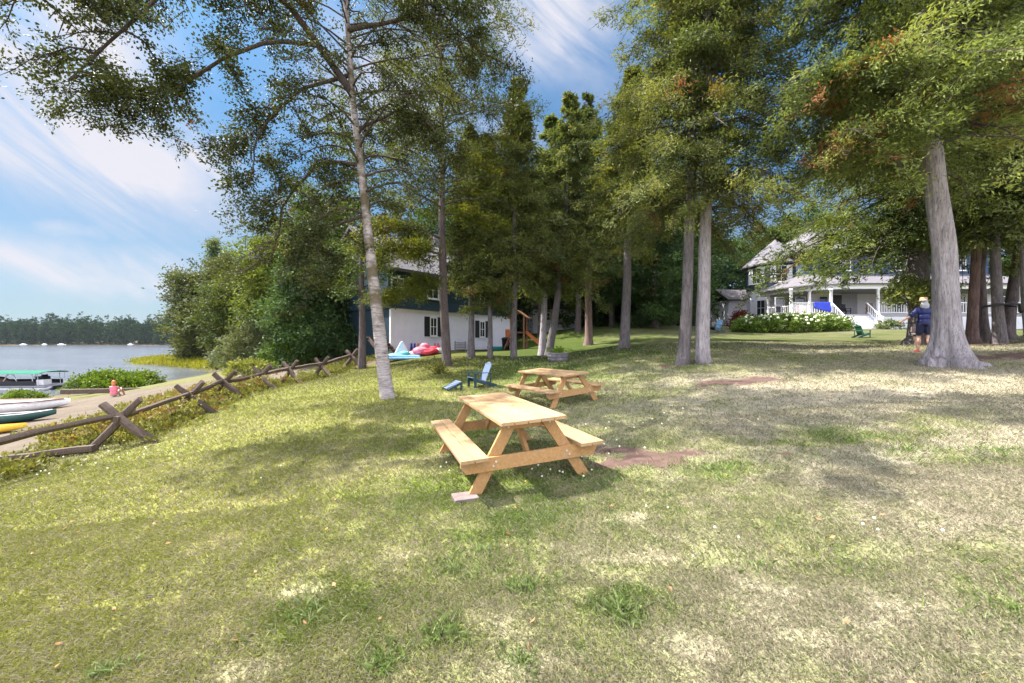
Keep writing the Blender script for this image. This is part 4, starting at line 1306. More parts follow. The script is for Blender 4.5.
# pontoon boat
bx, by = px(15, 35.0), 35.0
pb = empty('pontoon_boat', (bx + .5, by, WATER), (0, 0, R(4)), 'moored pontoon boat with a mint green canopy roof', 'boat'); pb.scale = (1, 1, .78)
for s in (-1, 1):
    mb = MB(); mb.tube([(-3.6, s * .85, .05), (-3.3, s * .85, .08), (2.7, s * .85, .08), (3.2, s * .85, .2), (3.4, s * .85, .32)], [.2, .3, .3, .2, .04], 12); mb.build('pontoon', M['aluminium'], pb)
mb = MB(); mb.box((-.1, 0, .42), (6.6, 2.4, .1)); mb.build('deck', M['shade_grey'], pb, .01)
mb = MB()
for s in (-1, 1): mb.box((-.4, s * 1.15, .75), (5.4, .05, .5))
mb.box((-3.1, 0, .75), (.05, 2.3, .5)); mb.build('side_panel', M['black'], pb, .01)
mb = MB(); mb.ball((-2.2, .2, .95), (.7, .8, .45)); mb.ball((-1.2, -.3, .85), (.6, .6, .4)); mb.build('seat', M['brown'], pb)
mb = MB(); mb.box((1.6, .2, .95), (.7, .6, .9)); mb.box((1.75, .2, 1.45), (.1, .5, .3)); mb.build('console', M['black'], pb, .03)
mb = MB(); mb.box((2.4, -.5, .8), (.6, .7, .6)); mb.build('seat', M['hull_white'], pb, .05)
mb = MB()
for xs in (-2.6, -.2): 
    for s in (-1, 1):
        mb.tube([(xs, s * 1.12, .95), (xs + .5, s * 1.1, 1.86)], .022, 6); mb.tube([(xs + 1.1, s * 1.12, .95), (xs + .6, s * 1.1, 1.86)], .022, 6)
for s in (-1, 1):
    mb.tube([(2.55, s * 1.12, .5), (2.5, s * 1.1, 1.8)], .025, 6); mb.tube([(2.15, s * 1.12, .5), (2.05, s * 1.1, 1.86)], .025, 6)
mb.build('canopy_frame', M['aluminium'], pb)
mb = MB()
prof = [(-1.25, 1.80), (-1.0, 1.95), (-.4, 2.02), (.4, 2.02), (1.0, 1.95), (1.25, 1.80), (1.2, 1.78), (.95, 1.91), (.4, 1.98), (-.4, 1.98), (-.95, 1.91), (-1.2, 1.78)]
mb.prism(prof, 'x', -3.4, 2.75); mb.build('canopy', M['canopy'], pb)
mb = MB(); mb.tube([(-3.5, -.1, .3), (-3.5, -.1, .95)], .16, 8); mb.ball((-3.5, -.1, 1.0), (.28, .2, .25)); mb.build('outboard_motor', M['black'], pb)


# ------------------------------------------------------------------ people
def remesh_body(mb, name, mat, parent, vox=.012):
    return mb.build(name, mat, parent, remesh=vox)


def limb(mb, pts, rad, n=10):
    mb.tube(pts, rad, n); 
    for p, q in zip(pts, rad): mb.ball(p, q * .99, 10, 7)


def hand(mb, w, d, side, s=1.0):
    """palm, four unequal curled fingers and a thumb leaving the side of the palm"""
    w = Vector(w); d = Vector(d).normalized(); side = Vector(side).normalized(); nrm = d.cross(side)
    mb.ball(w + d * .045 * s, (.036 * s, .036 * s, .048 * s))
    for k, L in enumerate((.062, .075, .07, .055)):
        b_ = w + d * .075 * s + side * (k - 1.5) * .019 * s
        m_ = b_ + d * L * .5 * s + nrm * .008; e_ = b_ + d * L * .9 * s + nrm * .028
        mb.tube([b_, m_, e_], [.0095 * s, .009 * s, .008 * s], 7)
    tb = w + d * .03 * s - side * .034 * s
    mb.tube([tb, tb - side * .022 * s + d * .03 * s, tb - side * .026 * s + d * .06 * s], [.012 * s, .011 * s, .009 * s], 7)


def head(mb, c, face):
    """skull, jaw, nose, ears; face = unit vector it looks along"""
    c = Vector(c); f = Vector(face).normalized(); sd = Vector((f.y, -f.x, 0)).normalized()
    mb.ball(c, (.078, .088, .105)); mb.ball(c + f * .03 + Vector((0, 0, -.055)), (.055, .06, .06))
    mb.ball(c + f * .10 + Vector((0, 0, -.015)), (.016, .016, .024)); mb.ball(c + f * .088 + Vector((0, 0, -.055)), (.024, .014, .01))
    for s in (-1, 1): mb.ball(c + sd * s * .082 + Vector((0, 0, -.01)), (.016, .02, .032))


pp = on(924, 13.0)
per = empty('person', pp, (0, 0, R(-20)), 'person in navy shirt and shorts with a straw hat walking beside the huge pale trunk', 'person')
# local: walks away (+y), x to the right
mb = MB()
for s, fy, ky in ((-1, .14, .10), (1, -.10, -.02)):
    limb(mb, [(s * .09, 0, .90), (s * .095, ky, .50), (s * .095, fy - .03, .09)], [.085, .058, .042])
    mb.ball((s * .095, ky - .03, .36), (.055, .06, .12))
    mb.ball((s * .1, fy + .03, .035), (.045, .125, .035))
mb.ball((0, 0, .95), (.165, .12, .14)); mb.ball((0, 0, 1.12), (.15, .11, .16)); mb.ball((0, 0, 1.30), (.185, .115, .15)); mb.ball((0, 0, 1.40), (.15, .09, .07))
limb(mb, [(0, 0, 1.40), (0, .01, 1.53)], [.06, .055])
head(mb, (0, .02, 1.62), (-.25, 1, 0))
limb(mb, [(-.19, 0, 1.38), (-.33, .02, 1.17), (-.52, .10, 1.02)], [.055, .042, .03])
hand(mb, (-.52, .10, 1.02), (-.6, .3, -.6), (.3, .7, -.2))
limb(mb, [(.19, 0, 1.38), (.30, -.06, 1.14), (.34, .06, .90)], [.055, .042, .03])
hand(mb, (.34, .06, .90), (.1, .2, -1), (0, 1, .1))
remesh_body(mb, 'body', M['skin'], per, .011)
mb = MB(); mb.ball((0, 0, .98), (.185, .14, .14)); mb.ball((0, 0, 1.14), (.18, .135, .16)); mb.ball((0, 0, 1.30), (.205, .135, .15)); mb.ball((0, -.01, 1.40), (.16, .10, .075))
limb(mb, [(-.17, 0, 1.38), (-.31, .015, 1.20)], [.075, .075]); limb(mb, [(.17, 0, 1.38), (.275, -.045, 1.20)], [.075, .075])
remesh_body(mb, 'shirt', M['shirt'], per, .013)
mb = MB(); mb.ball((0, 0, .93), (.185, .14, .12))
for s, ky in ((-1, .05), (1, -.01)): limb(mb, [(s * .09, 0, .90), (s * .098, ky, .62)], [.105, .095])
remesh_body(mb, 'shorts', M['shorts'], per, .013)
mb = MB(); mb.ball((0, -.015, 1.62), (.094, .098, .115)); mb.ball((0, -.05, 1.50), (.12, .07, .13)); mb.ball((0, -.05, 1.42), (.11, .05, .09))
remesh_body(mb, 'hair', M['hair_white'], per, .012)
mb = MB(); mb.lathe([(.15, 1.66), (.155, 1.665), (.10, 1.68), (.098, 1.74), (.085, 1.78), (.0, 1.79)], 20, (0, .02, 0)); mb.build('hat', M['straw'], per)
for s, fy in ((-1, .14), (1, -.10)):
    mb = MB(); mb.ball((s * .1, fy + .03, .04), (.052, .14, .045)); mb.box((s * .1, fy + .03, .01), (.09, .25, .03)); mb.build('shoe', M['shoe'], per)
mb = MB()
hf = Vector((-.25, 1, 0)).normalized(); hs_ = Vector((hf.y, -hf.x, 0))
for s in (-1, 1): mb.ball(Vector((0, .02, 1.62)) + hf * .082 + hs_ * s * .03, .011, 8, 6)
mb.build('eyes', M['black'], per)

# person sitting on the beach, mostly behind the weeds
pp = on(114, 21.5)
ps = empty('person', pp, (0, 0, R(15)), 'person with red hair and pink top sitting on the beach behind the fence', 'person')
mb = MB()
for s in (-1, 1):
    limb(mb, [(s * .09, 0, .12), (s * .11, .38, .42), (s * .11, .62, .06)], [.085, .058, .042]); mb.ball((s * .11, .70, .035), (.04, .12, .035))
    limb(mb, [(s * .17, 0, .52), (s * .24, .14, .32), (s * .13, .34, .40)], [.05, .04, .03]); hand(mb, (s * .13, .34, .40), (0, 1, .2), (1, 0, 0))
mb.ball((0, 0, .14), (.17, .13, .14)); mb.ball((0, 0, .35), (.155, .11, .2)); mb.ball((0, 0, .50), (.17, .10, .09)); limb(mb, [(0, 0, .54), (0, .01, .66)], [.055, .05]); head(mb, (0, .02, .76), (0, 1, 0))
remesh_body(mb, 'body', M['skin'], ps, .012)
mb = MB(); mb.ball((0, 0, .20), (.18, .14, .14)); mb.ball((0, 0, .36), (.175, .13, .2)); mb.ball((0, 0, .50), (.19, .12, .085)); remesh_body(mb, 'shirt', M['pink'], ps, .014)
mb = MB(); mb.ball((0, -.012, .785), (.096, .10, .11)); mb.ball((0, -.05, .68), (.09, .06, .11)); remesh_body(mb, 'hair', M['hair_red'], ps, .013)
mb = MB()
for s in (-1, 1): mb.ball((s * .03, .105, .765), .011, 8, 6)
mb.build('eyes', M['black'], ps)

# ------------------------------------------------------------------ white lake house (local x along the front wall, y inward)
A = Vector((px(391, 23.6), 23.6)); Bq = Vector((px(510, 32.5), 32.5))
dw = (Bq - A); LW = dw.length; ang = math.atan2(dw.y, dw.x)
zb = pz(353, 23.6)
lh = empty('lake_house', (A.x, A.y, zb), (0, 0, ang), 'white two storey house with dark upper floor and shuttered windows among the trees', 'house')


def wall_s(u):
    k = (u - 512) / F
    t = (k * A.y - A.x) / (dw.x - k * dw.y)
    return t * LW


DP = 7.5
mb = MB(); mb.prism([(0, -.55), (LW, -.25), (LW, 2.66), (0, 2.66)], 'y', 0, DP); mb.build('wall', M['white_board'], lh)
mb = MB(); mb.box((LW / 2, DP / 2, -.30), (LW + .02, DP + .02, .75)); mb.build('foundation', M['black'], lh)
mb = MB(); mb.prism([(-.18, 2.66), (-.02, 3.25), (-.02, 5.0), (DP + .02, 5.0), (DP + .02, 3.25), (DP + .18, 2.66)], 'x', -.2, LW + .2); mb.build('upper_wall', M['teal_siding'], lh)
rf = MB()
rf.prism([(-.5, 4.82), (DP / 2, 7.9), (DP + .5, 4.82), (DP + .5, 5.0), (DP / 2, 8.1), (-.5, 5.0)], 'x', -.5, LW + .5); roof = rf.build('roof', M['roof'], lh)
mb = MB(); mb.prism([(0, 5.0), (DP, 5.0), (DP / 2, 7.85)], 'x', .0, LW); mb.build('gable', M['teal_siding'], lh)
mb = MB(); mb.box((LW * .62, DP / 2 + .4, 8.4), (.6, .6, 1.4)); mb.build('chimney', M['stone'], roof)
for cx_, cy_ in ((0, 0), (LW, 0), (0, DP), (LW, DP)):
    mb = MB(); mb.box((cx_, cy_, 1.28), (.14, .14, 2.7)); mb.build('corner_board', M['white'], lh)
mb = MB(); mb.box((LW / 2, -.01, 2.6), (LW - .16, .05, .12)); mb.build('frieze_board', M['white'], lh)


def window(parent, s, z0, z1, w, y=0.0, shutters=None, shut_w=.38, mat='white', name='window', nx_=2, ny_=2, out=-1, frame=.07):
    """window in the local x/z plane facing -y"""
    mb = MB(); fz = (z0 + z1) / 2; h = z1 - z0
    for sx in (-1, 1): mb.box((s + sx * (w / 2 - frame / 2), y - .03, fz), (frame, .07, h))
    for sz in (-1, 1): mb.box((s, y - .032, fz + sz * (h / 2 - frame / 2)), (w - 2 * frame, .066, frame))
    wn = mb.build(name, M[mat], parent)
    mb = MB()
    for i in range(1, nx_): mb.box((s - w / 2 + w * i / nx_, y - .028, fz), (.03, .03, h - 2 * frame))
    for j in range(1, ny_): mb.box((s, y - .029, z0 + h * j / ny_), (w - 2 * frame, .034, .035))
    if nx_ > 1 or ny_ > 1: mb.build('sash', M[mat], wn)
    mb = MB(); mb.box((s, y - .008, fz), (w - 2 * frame, .012, h - 2 * frame)); mb.build('pane', M['glass'], wn)
    mb = MB(); mb.box((s, y - .05, z0 - .03), (w + .1, .12, .05)); mb.build('sill', M[mat], wn)
    if shutters:
        for sx in (-1, 1):
            mb = MB(); mb.box((s + sx * (w / 2 + shut_w / 2 + .01), y - .025, fz), (shut_w, .045, h + .04))
            for k in range(12): mb.box((s + sx * (w / 2 + shut_w / 2 + .01), y - .052, z0 + .06 + k * (h - .1) / 12), (shut_w - .08, .012, .03))
            mb.build('shutter', M[shutters], wn)
    return wn


window(lh, wall_s(433.3), 1.02, 2.26, .62, 0, 'black', .42)
window(lh, wall_s(482), .98, 2.2, .62, 0, 'black', .42)
window(lh, wall_s(432.5), 3.45, 4.6, 1.0, -.02)
window(lh, wall_s(484), 3.45, 4.6, 1.0, -.02)
window(lh, wall_s(397), 3.3, 4.5, .9, -.02)
# boarded vent low on the wall, bench like
mb = MB()
for k in range(4): mb.box((wall_s(460), -.03, .12 + k * .16), (1.0, .05, .05))
for s in (-.5, .5): mb.box((wall_s(460) + s, -.03, .36), (.06, .06, .7))
mb.build('vent', M['shade_grey'], lh)
# side deck and stairs at the lake end
mb = MB()
mb.box((-.56, 1.1, .93), (1.0, 1.2, .05))
for k in range(5): mb.box((-.56, .4 - k * .27, .75 - k * .19), (1.0, .28, .05))
for s in (-1, 1): mb.beam((-.56 + s * .5, .6, .82), (-.56 + s * .5, -.85, -.2), .05, .22)
mb.build('stairs', M['rail_wood'], lh)
mb = MB(); mb.box((-.03, DP / 2, 1.2), (.05, DP - .2, 2.9)); mb.build('side_wall', M['teal_siding'], lh)
# red framed notice on the end of wall
mb = MB(); mb.box((wall_s(507.3), -.03, 1.15), (.5, .06, 1.0)); mb.build('hatch', M['slide'], lh)


# swim fins hung in pairs along the wall (each fin a thing)
def wpt(s, y, z):
    c, q = math.cos(ang), math.sin(ang)
    return (A.x + c * s - q * y, A.y + q * s + c * y, zb + z)


finlab = {'blue': 'dark blue swim fin hung low on the white wall', 'orange': 'orange swim fin hung low on the white wall', 'sky_blue': 'light blue swim fin hung low on the white wall', 'pink': 'faded pink swim fin hung low on the white wall'}
for cname, uu in (('blue', (411.0, 414.3)), ('orange', (417.6, 420.4)), ('sky_blue', (423.6, 427.0)), ('pink', (434.4, 437.6))):
    for i, u in enumerate(uu):
        mb = MB()
        mb.prism([(-.10, -.02), (.10, -.02), (.085, .30), (.05, .40), (.055, .55), (-.055, .55), (-.05, .40), (-.085, .30)], 'y', -.02, .02)
        o = mb.build('swim_fin', M[cname], None, .008)
        o.location = wpt(wall_s(u), -.05, .02); o.rotation_euler = (0, 0, ang)
        tag(o, finlab[cname], 'swim fin', 'pair of %s swim fins on the wall' % cname.replace('_', ' '))

# heap of inflatables and floats at the wall foot
def on_lawn(u, Y, dz=0): return on(u, Y, dz)


def soft(name, u, Y, shape, mat, label, rz=0, cat='pool float', dz=0.0):
    mb = MB(); shape(mb)
    x, y, z = on(u, Y)
    o = mb.build(name, M[mat], None, .03)
    o.location = (x, y, z + dz); o.rotation_euler = (0, 0, rz)
    return tag(o, label, cat, 'water toys heaped by the white wall')


def ring(mb, R0, r1, tilt=0, z=0):
    pts = [(R0 * math.cos(a), R0 * math.sin(a) * math.cos(tilt), z + r1 + R0 * (1 + math.sin(a)) * math.sin(tilt)) for a in np.linspace(0, 2 * PI, 25)]
    mb.tube(pts, r1, 9, caps=False)


soft('pool_float', 425.5, 22.0, lambda m: (ring(m, .38, .13, .35), m.ball((.1, 0, .26), (.26, .22, .12))), 'red', 'red inflatable ring in the middle of the water toy heap', .3)
soft('pool_float', 421.0, 21.9, lambda m: (m.ball((0, 0, .25), (.5, .4, .25)), m.ball((.3, .1, .5), (.28, .25, .2))), 'pink', 'pink inflatable slumped over the red ring', .8)
soft('pool_float', 414.5, 22.0, lambda m: (m.ball((0, 0, .14), (.35, .3, .14)), m.ball((.2, -.1, .2), (.2, .2, .13))), 'orange', 'orange float crumpled beside the pink inflatable')
soft('pool_float', 398.0, 21.6, lambda m: (m.ball((0, 0, .14), (.62, .45, .15)), m.ball((.35, 0, .26), (.3, .3, .14))), 'aqua', 'aqua green float lying next to the pale birch trunk')
soft('pool_float', 402.5, 22.0, lambda m: m.prism([(-.5, .02), (.45, .02), (.0, .85), (-.1, .8)], 'y', -.12, .12), 'pale_blue', 'pale blue float propped up in a peak', .4)
soft('pool_float', 404.5, 21.0, lambda m: (m.box((0, 0, .06), (1.7, .6, .10)), m.tube([(-.8, .25, .14), (.8, .25, .14)], .07, 8)), 'sky_blue', 'flat light blue air mattress lying on the grass', .3)
soft('pool_float', 410.0, 21.7, lambda m: (m.tube([(-.4, 0, .13), (.4, .1, .13)], .13, 9), m.tube([(-.3, .3, .13), (.45, .35, .15)], .12, 9)), 'hull_white', 'white float between light blue mattress and orange float', .2)
soft('pool_float', 437.5, 22.4, lambda m: (m.tube([(-.45, 0, .12), (.4, .1, .12)], .11, 8), m.ball((.1, 0, .22), (.25, .2, .14))), 'hull_white', 'white and small float heaped near the dark tree trunk', -.2)
soft('pool_float', 431.5, 22.2, lambda m: (m.ball((0, 0, .2), (.45, .3, .2)), m.tube([(-.5, 0, .3), (.5, .1, .4)], .09, 8)), 'red', 'red float with a raised roll nearest the dark trunk', .5)

# teal tub and bin by the house end
mb = MB(); mb.lathe([(.65, 0), (.72, .25), (.74, .3), (.69, .3), (.63, .04), (0, .04)], 22)
tag(mb.build('paddling_pool', M['teal'], None, loc=on(497, 28.6, 0.0)), 'small teal paddling pool at the end of the white house', 'paddling pool')
mb = MB(); mb.lathe([(.24, 0), (.30, .75), (.33, .78), (.31, .84), (.2, .9), (0, .92)], 16)
tag(mb.build('trash_bin', M['black'], None, loc=on(506, 28.2)), 'black lidded bin beside the teal paddling pool', 'bin')

# wooden playset with orange slide
ps_ = empty('playset', on(519, 27.5), (0, 0, R(-15)), 'brown wooden playset with an orange slide by the white house', 'playset')
for sx in (-.45, .45):
    for sy in (-.45, .45):
        mb = MB(); mb.box((sx, sy, 1.1), (.1, .1, 2.3)); mb.build('post', M['play_wood'], ps_, .006)
mb = MB(); mb.box((0, 0, 1.15), (1.02, 1.02, .06)); mb.build('platform', M['play_wood'], ps_)
mb = MB(); mb.prism([(-.7, 2.1), (0, 2.6), (.7, 2.1), (.7, 2.16), (0, 2.67), (-.7, 2.16)], 'y', -.6, .6); mb.build('roof', M['play_wood'], ps_)
mb = MB(); mb.beam((.5, 0, 1.15), (1.6, 0, .18), .42, .04); mb.beam((1.6, 0, .18), (2.0, 0, .12), .42, .04)
for s in (-1, 1): mb.beam((.5, s * .22, 1.22), (1.6, s * .22, .26), .04, .18)
mb.build('slide', M['slide'], ps_)
mb = MB()
for s in (-1, 1): mb.beam((-.5, s * .25, 1.15), (-1.0, s * .25, 0), .05, .07)
for k in range(4): mb.tube([(-.6 - k * .11, -.25, .95 - k * .24), (-.6 - k * .11, .25, .95 - k * .24)], .025, 6)
mb.build('ladder', M['play_wood'], ps_)

# small shed at the back
x0 = px(552, 40); sh = empty('garden_shed', (x0, 40, gz(x0, 40)), (0, 0, R(12)), 'small pale shed with a light blue door at the back of the lawn', 'shed')
mb = MB(); mb.box((0, 0, .9), (4.6, 2.6, 2.4)); mb.build('wall', M['white_siding'], sh)
mb = MB(); mb.prism([(-1.6, 2.0), (0, 3.1), (1.6, 2.0), (1.6, 2.12), (0, 3.24), (-1.6, 2.12)], 'x', -2.5, 2.5); mb.build('roof', M['roof_dark'], sh)
mb = MB(); mb.box((1.4, -1.32, .8), (.95, .06, 1.9)); d_ = mb.build('door', M['pale_door'], sh); mb = MB(); mb.ball((1.75, -1.37, .85), .04); mb.build('handle', M['black'], d_)
window(sh, -1.0, .9, 1.7, .8, -1.30)
# white garage beside porch house
x0 = px(735, 50); ga = empty('garage', (x0, 50, gz(x0, 50)), (0, 0, R(5)), 'small white garage with dark shingle roof behind the red shrub', 'garage')
mb = MB(); mb.box((0, 0, 1.4), (4.6, 4.5, 3.4)); mb.build('wall', M['white_siding'], ga)
mb = MB(); mb.prism([(-2.6, 3.0), (0, 4.5), (2.6, 3.0), (2.6, 3.15), (0, 4.66), (-2.6, 3.15)], 'x', -2.6, 2.6); mb.build('roof', M['roof_dark'], ga)
window(ga, .9, 1.3, 2.3, .8, -2.25)

# ------------------------------------------------------------------ porch house
PX0, PY0 = px(830, 34), 34.0
FZ = pz(314, 34); GZ0 = pz(329, 33)
ph = empty('porch_house', (PX0, PY0, GZ0), (0, 0, 0), 'white and navy house with round turret and wraparound porch beyond the lawn', 'house')
fz = FZ - GZ0                                                      # floor above the foot
bt = pz(283.5, 34) - GZ0; bbm = pz(288.5, 34) - GZ0              # porch beam


def lx(u, Y): return px(u, Y) - PX0


XL = lx(762, 40) + .2; XR = 19.0
# porch outline: left end runs back, rounded corner, straight front
arc = []
cxr, cyr, rr0 = XL + 4.2, 4.5, 4.3
for a in np.linspace(PI, 1.5 * PI, 11): arc.append((cxr + rr0 * math.cos(a), cyr + rr0 * math.sin(a)))
front = [(XL - .1, 6.5)] + arc + [(XR, .2)]


def ribbon(mb, line, z0, z1, th=.12):
    for (a, c) in zip(line[:-1], line[1:]):
        mb.beam((a[0], a[1], (z0 + z1) / 2), (c[0], c[1], (z0 + z1) / 2), th, z1 - z0)


mb = MB(); poly = [(p[0], p[1]) for p in front] + [(XR, 7.0), (XL - .1, 7.0)]
mb.prism(poly, 'z', fz - .16, fz); mb.build('porch_floor', M['porch_floor'], ph)
mb = MB(); ribbon(mb, front, -.5, fz - .2, .1); mb.build('porch_skirt', M['white_siding'], ph)
mb = MB(); ribbon(mb, front, bbm, bt, .26); mb.build('porch_beam', M['white'], ph)
mb = MB(); mb.prism(poly, 'z', bbm + .06, bbm + .12); mb.build('porch_ceiling', M['porch_floor'], ph)
# porch roof: lofted strip from eave to house wall
WY = 4.2
mb = MB(); vs = []; fs = []
outer = [(p[0] - (.4 if i < 7 else 0), p[1] - (.4 if i > 3 else .2)) for i, p in enumerate(front)]
for (a, c) in zip(outer, front):
    ix = min(max(c[0], XL + 3.0), XR); iy = max(c[1], WY)
    if c[1] > WY: ix = XL + 3.0
    vs += [(a[0], a[1], bt + .02), (ix, iy + .2, bt + 1.5), (a[0], a[1], bt - .08)]
n_ = len(outer)
for i in range(n_ - 1):
    fs += [(3 * i, 3 * i + 3, 3 * i + 4, 3 * i + 1), (3 * i + 2, 3 * i + 5, 3 * i + 3, 3 * i)]
mb.add(vs, fs); mb.build('porch_roof', M['roof'], ph)
# columns
colpos = [(XL + .05, 5.4), (XL + 1.22, 1.52)] + [(lx(u, 34.2), .2) for u in (791, 831, 878, 925, 972)] + [(16.5, .2)]
for (x, y) in colpos:
    mb = MB(); mb.lathe([(.17, fz), (.17, fz + .12), (.125, fz + .16), (.13, fz + .9), (.105, bbm - .16), (.15, bbm - .10), (.15, bbm + .01)], 14, (x, y, 0)); mb.build('column', M['white'], ph)


def railing(name, p0, p1, n=None, teal=False):
    p0 = Vector((*p0, 0)); p1 = Vector((*p1, 0)); L = (p1 - p0).length
    mb = MB()
    mb.beam(p0 + Vector((0, 0, fz + .98)), p1 + Vector((0, 0, fz + .98)), .09, .07); mb.beam(p0 + Vector((0, 0, fz + .12)), p1 + Vector((0, 0, fz + .12)), .07, .07)
    n = max(3, int(L / .21))
    for i in range(n):
        q = p0.lerp(p1, (i + .5) / n); mb.box((q.x, q.y, fz + .55), (.038, .038, .8))
    return mb.build('railing', M['white'], ph)


railing('', colpos[0], colpos[1]); railing('', colpos[1], colpos[2]); railing('', colpos[2], colpos[3])
sx0, sx1 = lx(839, 33.5), lx(873, 33.5)
for i in range(4, len(colpos) - 1): railing('', colpos[i], colpos[i + 1])
mb = MB(); ns = 7
for k in range(ns):
    z1 = fz - (k + 1) * fz / (ns + .0) + .02
    mb.box(((sx0 + sx1) / 2, -.02 - k * .18 - .09, (z1 - .5) / 2 + .0), (sx1 - sx0, .18, z1 + .5))
mb.build('porch_steps', M['white'], ph)
mb = MB()
for k in range(ns):
    z1 = fz - (k + 1) * fz / (ns + .0) + .02
    mb.box(((sx0 + sx1) / 2, -.02 - k * .18 + .012, z1 + fz / ns / 2 - .02), (sx1 - sx0 - .02, .02, fz / ns - .05))
mb.build('riser', M['porch_floor'], ph)
for x in (sx0 - .06, sx1 + .06):
    mb = MB(); mb.beam((x, .15, fz + .95), (x, -1.3, .9), .08, .08); mb.beam((x, .1, fz + .1), (x, -1.3, .15), .08, .14)
    for k in range(7):
        t = (k + .5) / 7; mb.box((x, .1 - 1.38 * t, fz + .52 - (fz - .02) * t), (.04, .04, .78))
    mb.box((x, -1.33, .5), (.12, .12, 1.1)); mb.build('stair_railing', M['white'], ph)
# house body
BX0 = XL + 3.0
mb = MB(); mb.box(((BX0 + XR) / 2, WY + 4, (bt + 1.2) / 2 - .2), (XR - BX0, 8, bt + 1.6)); mb.build('lower_wall', M['porch_wall'], ph)
uz0, uz1 = bt + 1.0, bt + 3.9
mb = MB(); mb.box(((BX0 + XR) / 2, WY + 4.3, (uz0 + uz1) / 2), (XR - BX0 - .1, 7.8, uz1 - uz0)); mb.build('upper_wall', M['navy_siding'], ph)
mb = MB(); mb.add([(BX0 - .6, WY - .3, uz1 - .1), (XR + .6, WY - .3, uz1 - .1), (XR + .6, WY + 8.8, uz1 - .1), (BX0 - .6, WY + 8.8, uz1 - .1), (BX0 + 3.6, WY + 4.2, uz1 + 3.2), (XR - 3.6, WY + 4.2, uz1 + 3.2)],
                  [(0, 1, 5, 4), (1, 2, 5), (2, 3, 4, 5), (3, 0, 4), (3, 2, 1, 0)]); roof = mb.build('main_roof', M['roof'], ph)
mb = MB(); mb.box((9, WY + 4.2, uz1 + 3.4), (.8, .8, 2.0)); mb.build('chimney', M['brown'], roof)
# turret
TX, TY, TR = lx(775, 43), 43 - PY0, 2.65
ez = pz(263, 41) - GZ0
mb = MB(); mb.lathe([(TR, -.6), (TR, bt + .6)], 16, (TX, TY, 0), False); mb.build('turret_wall', M['white_siding'], ph)
mb = MB(); mb.lathe([(TR + .06, bt + .5), (TR + .06, ez)], 16, (TX, TY, 0), False); mb.build('turret_upper_wall', M['navy_siding'], ph)
mb = MB(); mb.lathe([(TR + .55, ez - .15), (TR + .55, ez), (TR * .5, ez + 1.75), (.02, ez + 2.9)], 16, (TX, TY, 0), False); mb.build('turret_roof', M['roof'], ph)
for a_, z0_, z1_, w_ in ((R(-112), ez - 2.0, ez - .35, 1.05), (R(-60), ez - 2.0, ez - .35, 1.05), (R(-160), ez - 2.0, ez - .35, 1.0), (R(-150), fz + .3, fz + 2.0, .9)):
    wn = window(ph, 0, z0_, z1_, w_, 0, 'white' if z0_ > 5 else None, .4, nx_=2, ny_=2)
    wn.location = (TX + (TR + .07) * math.cos(a_), TY + (TR + .07) * math.sin(a_), 0); wn.rotation_euler = (0, 0, a_ + PI / 2)
for (u, w_, z0_, z1_) in ((779.5, .9, .35, 1.9), (800, 1.0, .35, 1.95), (823, .9, .2, 2.0), (898, 1.0, .4, 2.0), (960, 1.0, .4, 2.0), (1000, 1.0, .4, 2.0)):
    window(ph, lx(u, 38.2), fz + z0_, fz + z1_, w_, WY, None, ny_=2, nx_=1)
mb = MB(); mb.box((lx(836, 38.2), WY - .03, fz + 1.05), (1.0, .06, 2.1)); d_ = mb.build('door', M['black'], ph); mb = MB(); mb.ball((lx(836, 38.2) + .4, WY - .08, fz + 1.0), .05); mb.build('handle', M['aluminium'], d_)
mb = MB(); mb.box((lx(849, 38.2), WY - .025, fz + 1.1), (1.5, .05, 2.2)); mb.build('screen_panel', M['shade_grey'], ph)
for (u) in (845, 900, 960): window(ph, lx(u, 38.6), uz0 + .9, uz0 + 2.4, 1.0, WY + .38)


# cloth, chairs on the porch
mb = MB(); vs = []; fs = []
nx2, ny2 = 14, 9
for j in range(ny2):
    for i in range(nx2):
        s, t = i / (nx2 - 1), j / (ny2 - 1)
        x = lx(815, 34) + s * 1.4
        drop = t * (.55 + .35 * s)
        vs.append((x + .04 * math.sin(7 * t + 3 * s), .11 - .02 * math.sin(s * 9) - .03 * t, fz + 1.03 - drop))
for j in range(ny2 - 1):
    for i in range(nx2 - 1):
        a = j * nx2 + i; fs.append((a, a + 1, a + nx2 + 1, a + nx2))
mb.add(vs, fs, True)
o = mb.build('beach_towel', M['bright_blue'], None, loc=ph.location); sm = o.modifiers.new('solid', 'SOLIDIFY'); sm.thickness = .02
tag(o, 'bright blue cloth hung over the porch railing', 'towel')


def porch_chair(u, Y, rz, mat, label):
    c = empty('porch_chair', (px(u, Y), Y, FZ), (0, 0, rz), label, 'chair', 'chairs on the porch')
    mb = MB(); mb.box((0, 0, .42), (.52, .5, .06)); mb.build('seat', M[mat], c, .01)
    mb = MB()
    for k in range(5): mb.box((-.2 + k * .1, .25, .75), (.07, .03, .62), Matrix.Rotation(R(-8), 3, 'X'))
    mb.box((0, .29, 1.05), (.52, .04, .08)); mb.build('backrest', M[mat], c)
    for sx in (-1, 1):
        for sy in (-1, 1):
            mb = MB(); mb.box((sx * .23, sy * .21, .2), (.05, .05, .40)); mb.build('leg', M[mat], c)
        mb = MB(); mb.box((sx * .27, 0, .64), (.07, .5, .03)); mb.box((sx * .27, -.2, .53), (.05, .05, .2)); mb.build('armrest', M[mat], c)
    return c


porch_chair(846, 36.3, R(10), 'black', 'black porch chair beside the dark front door')
porch_chair(870, 35.8, R(-30), 'brown', 'brown porch chair near the column beside the steps')
porch_chair(801, 36.4, R(0), 'red', 'red porch chair under the porch window behind the rail')

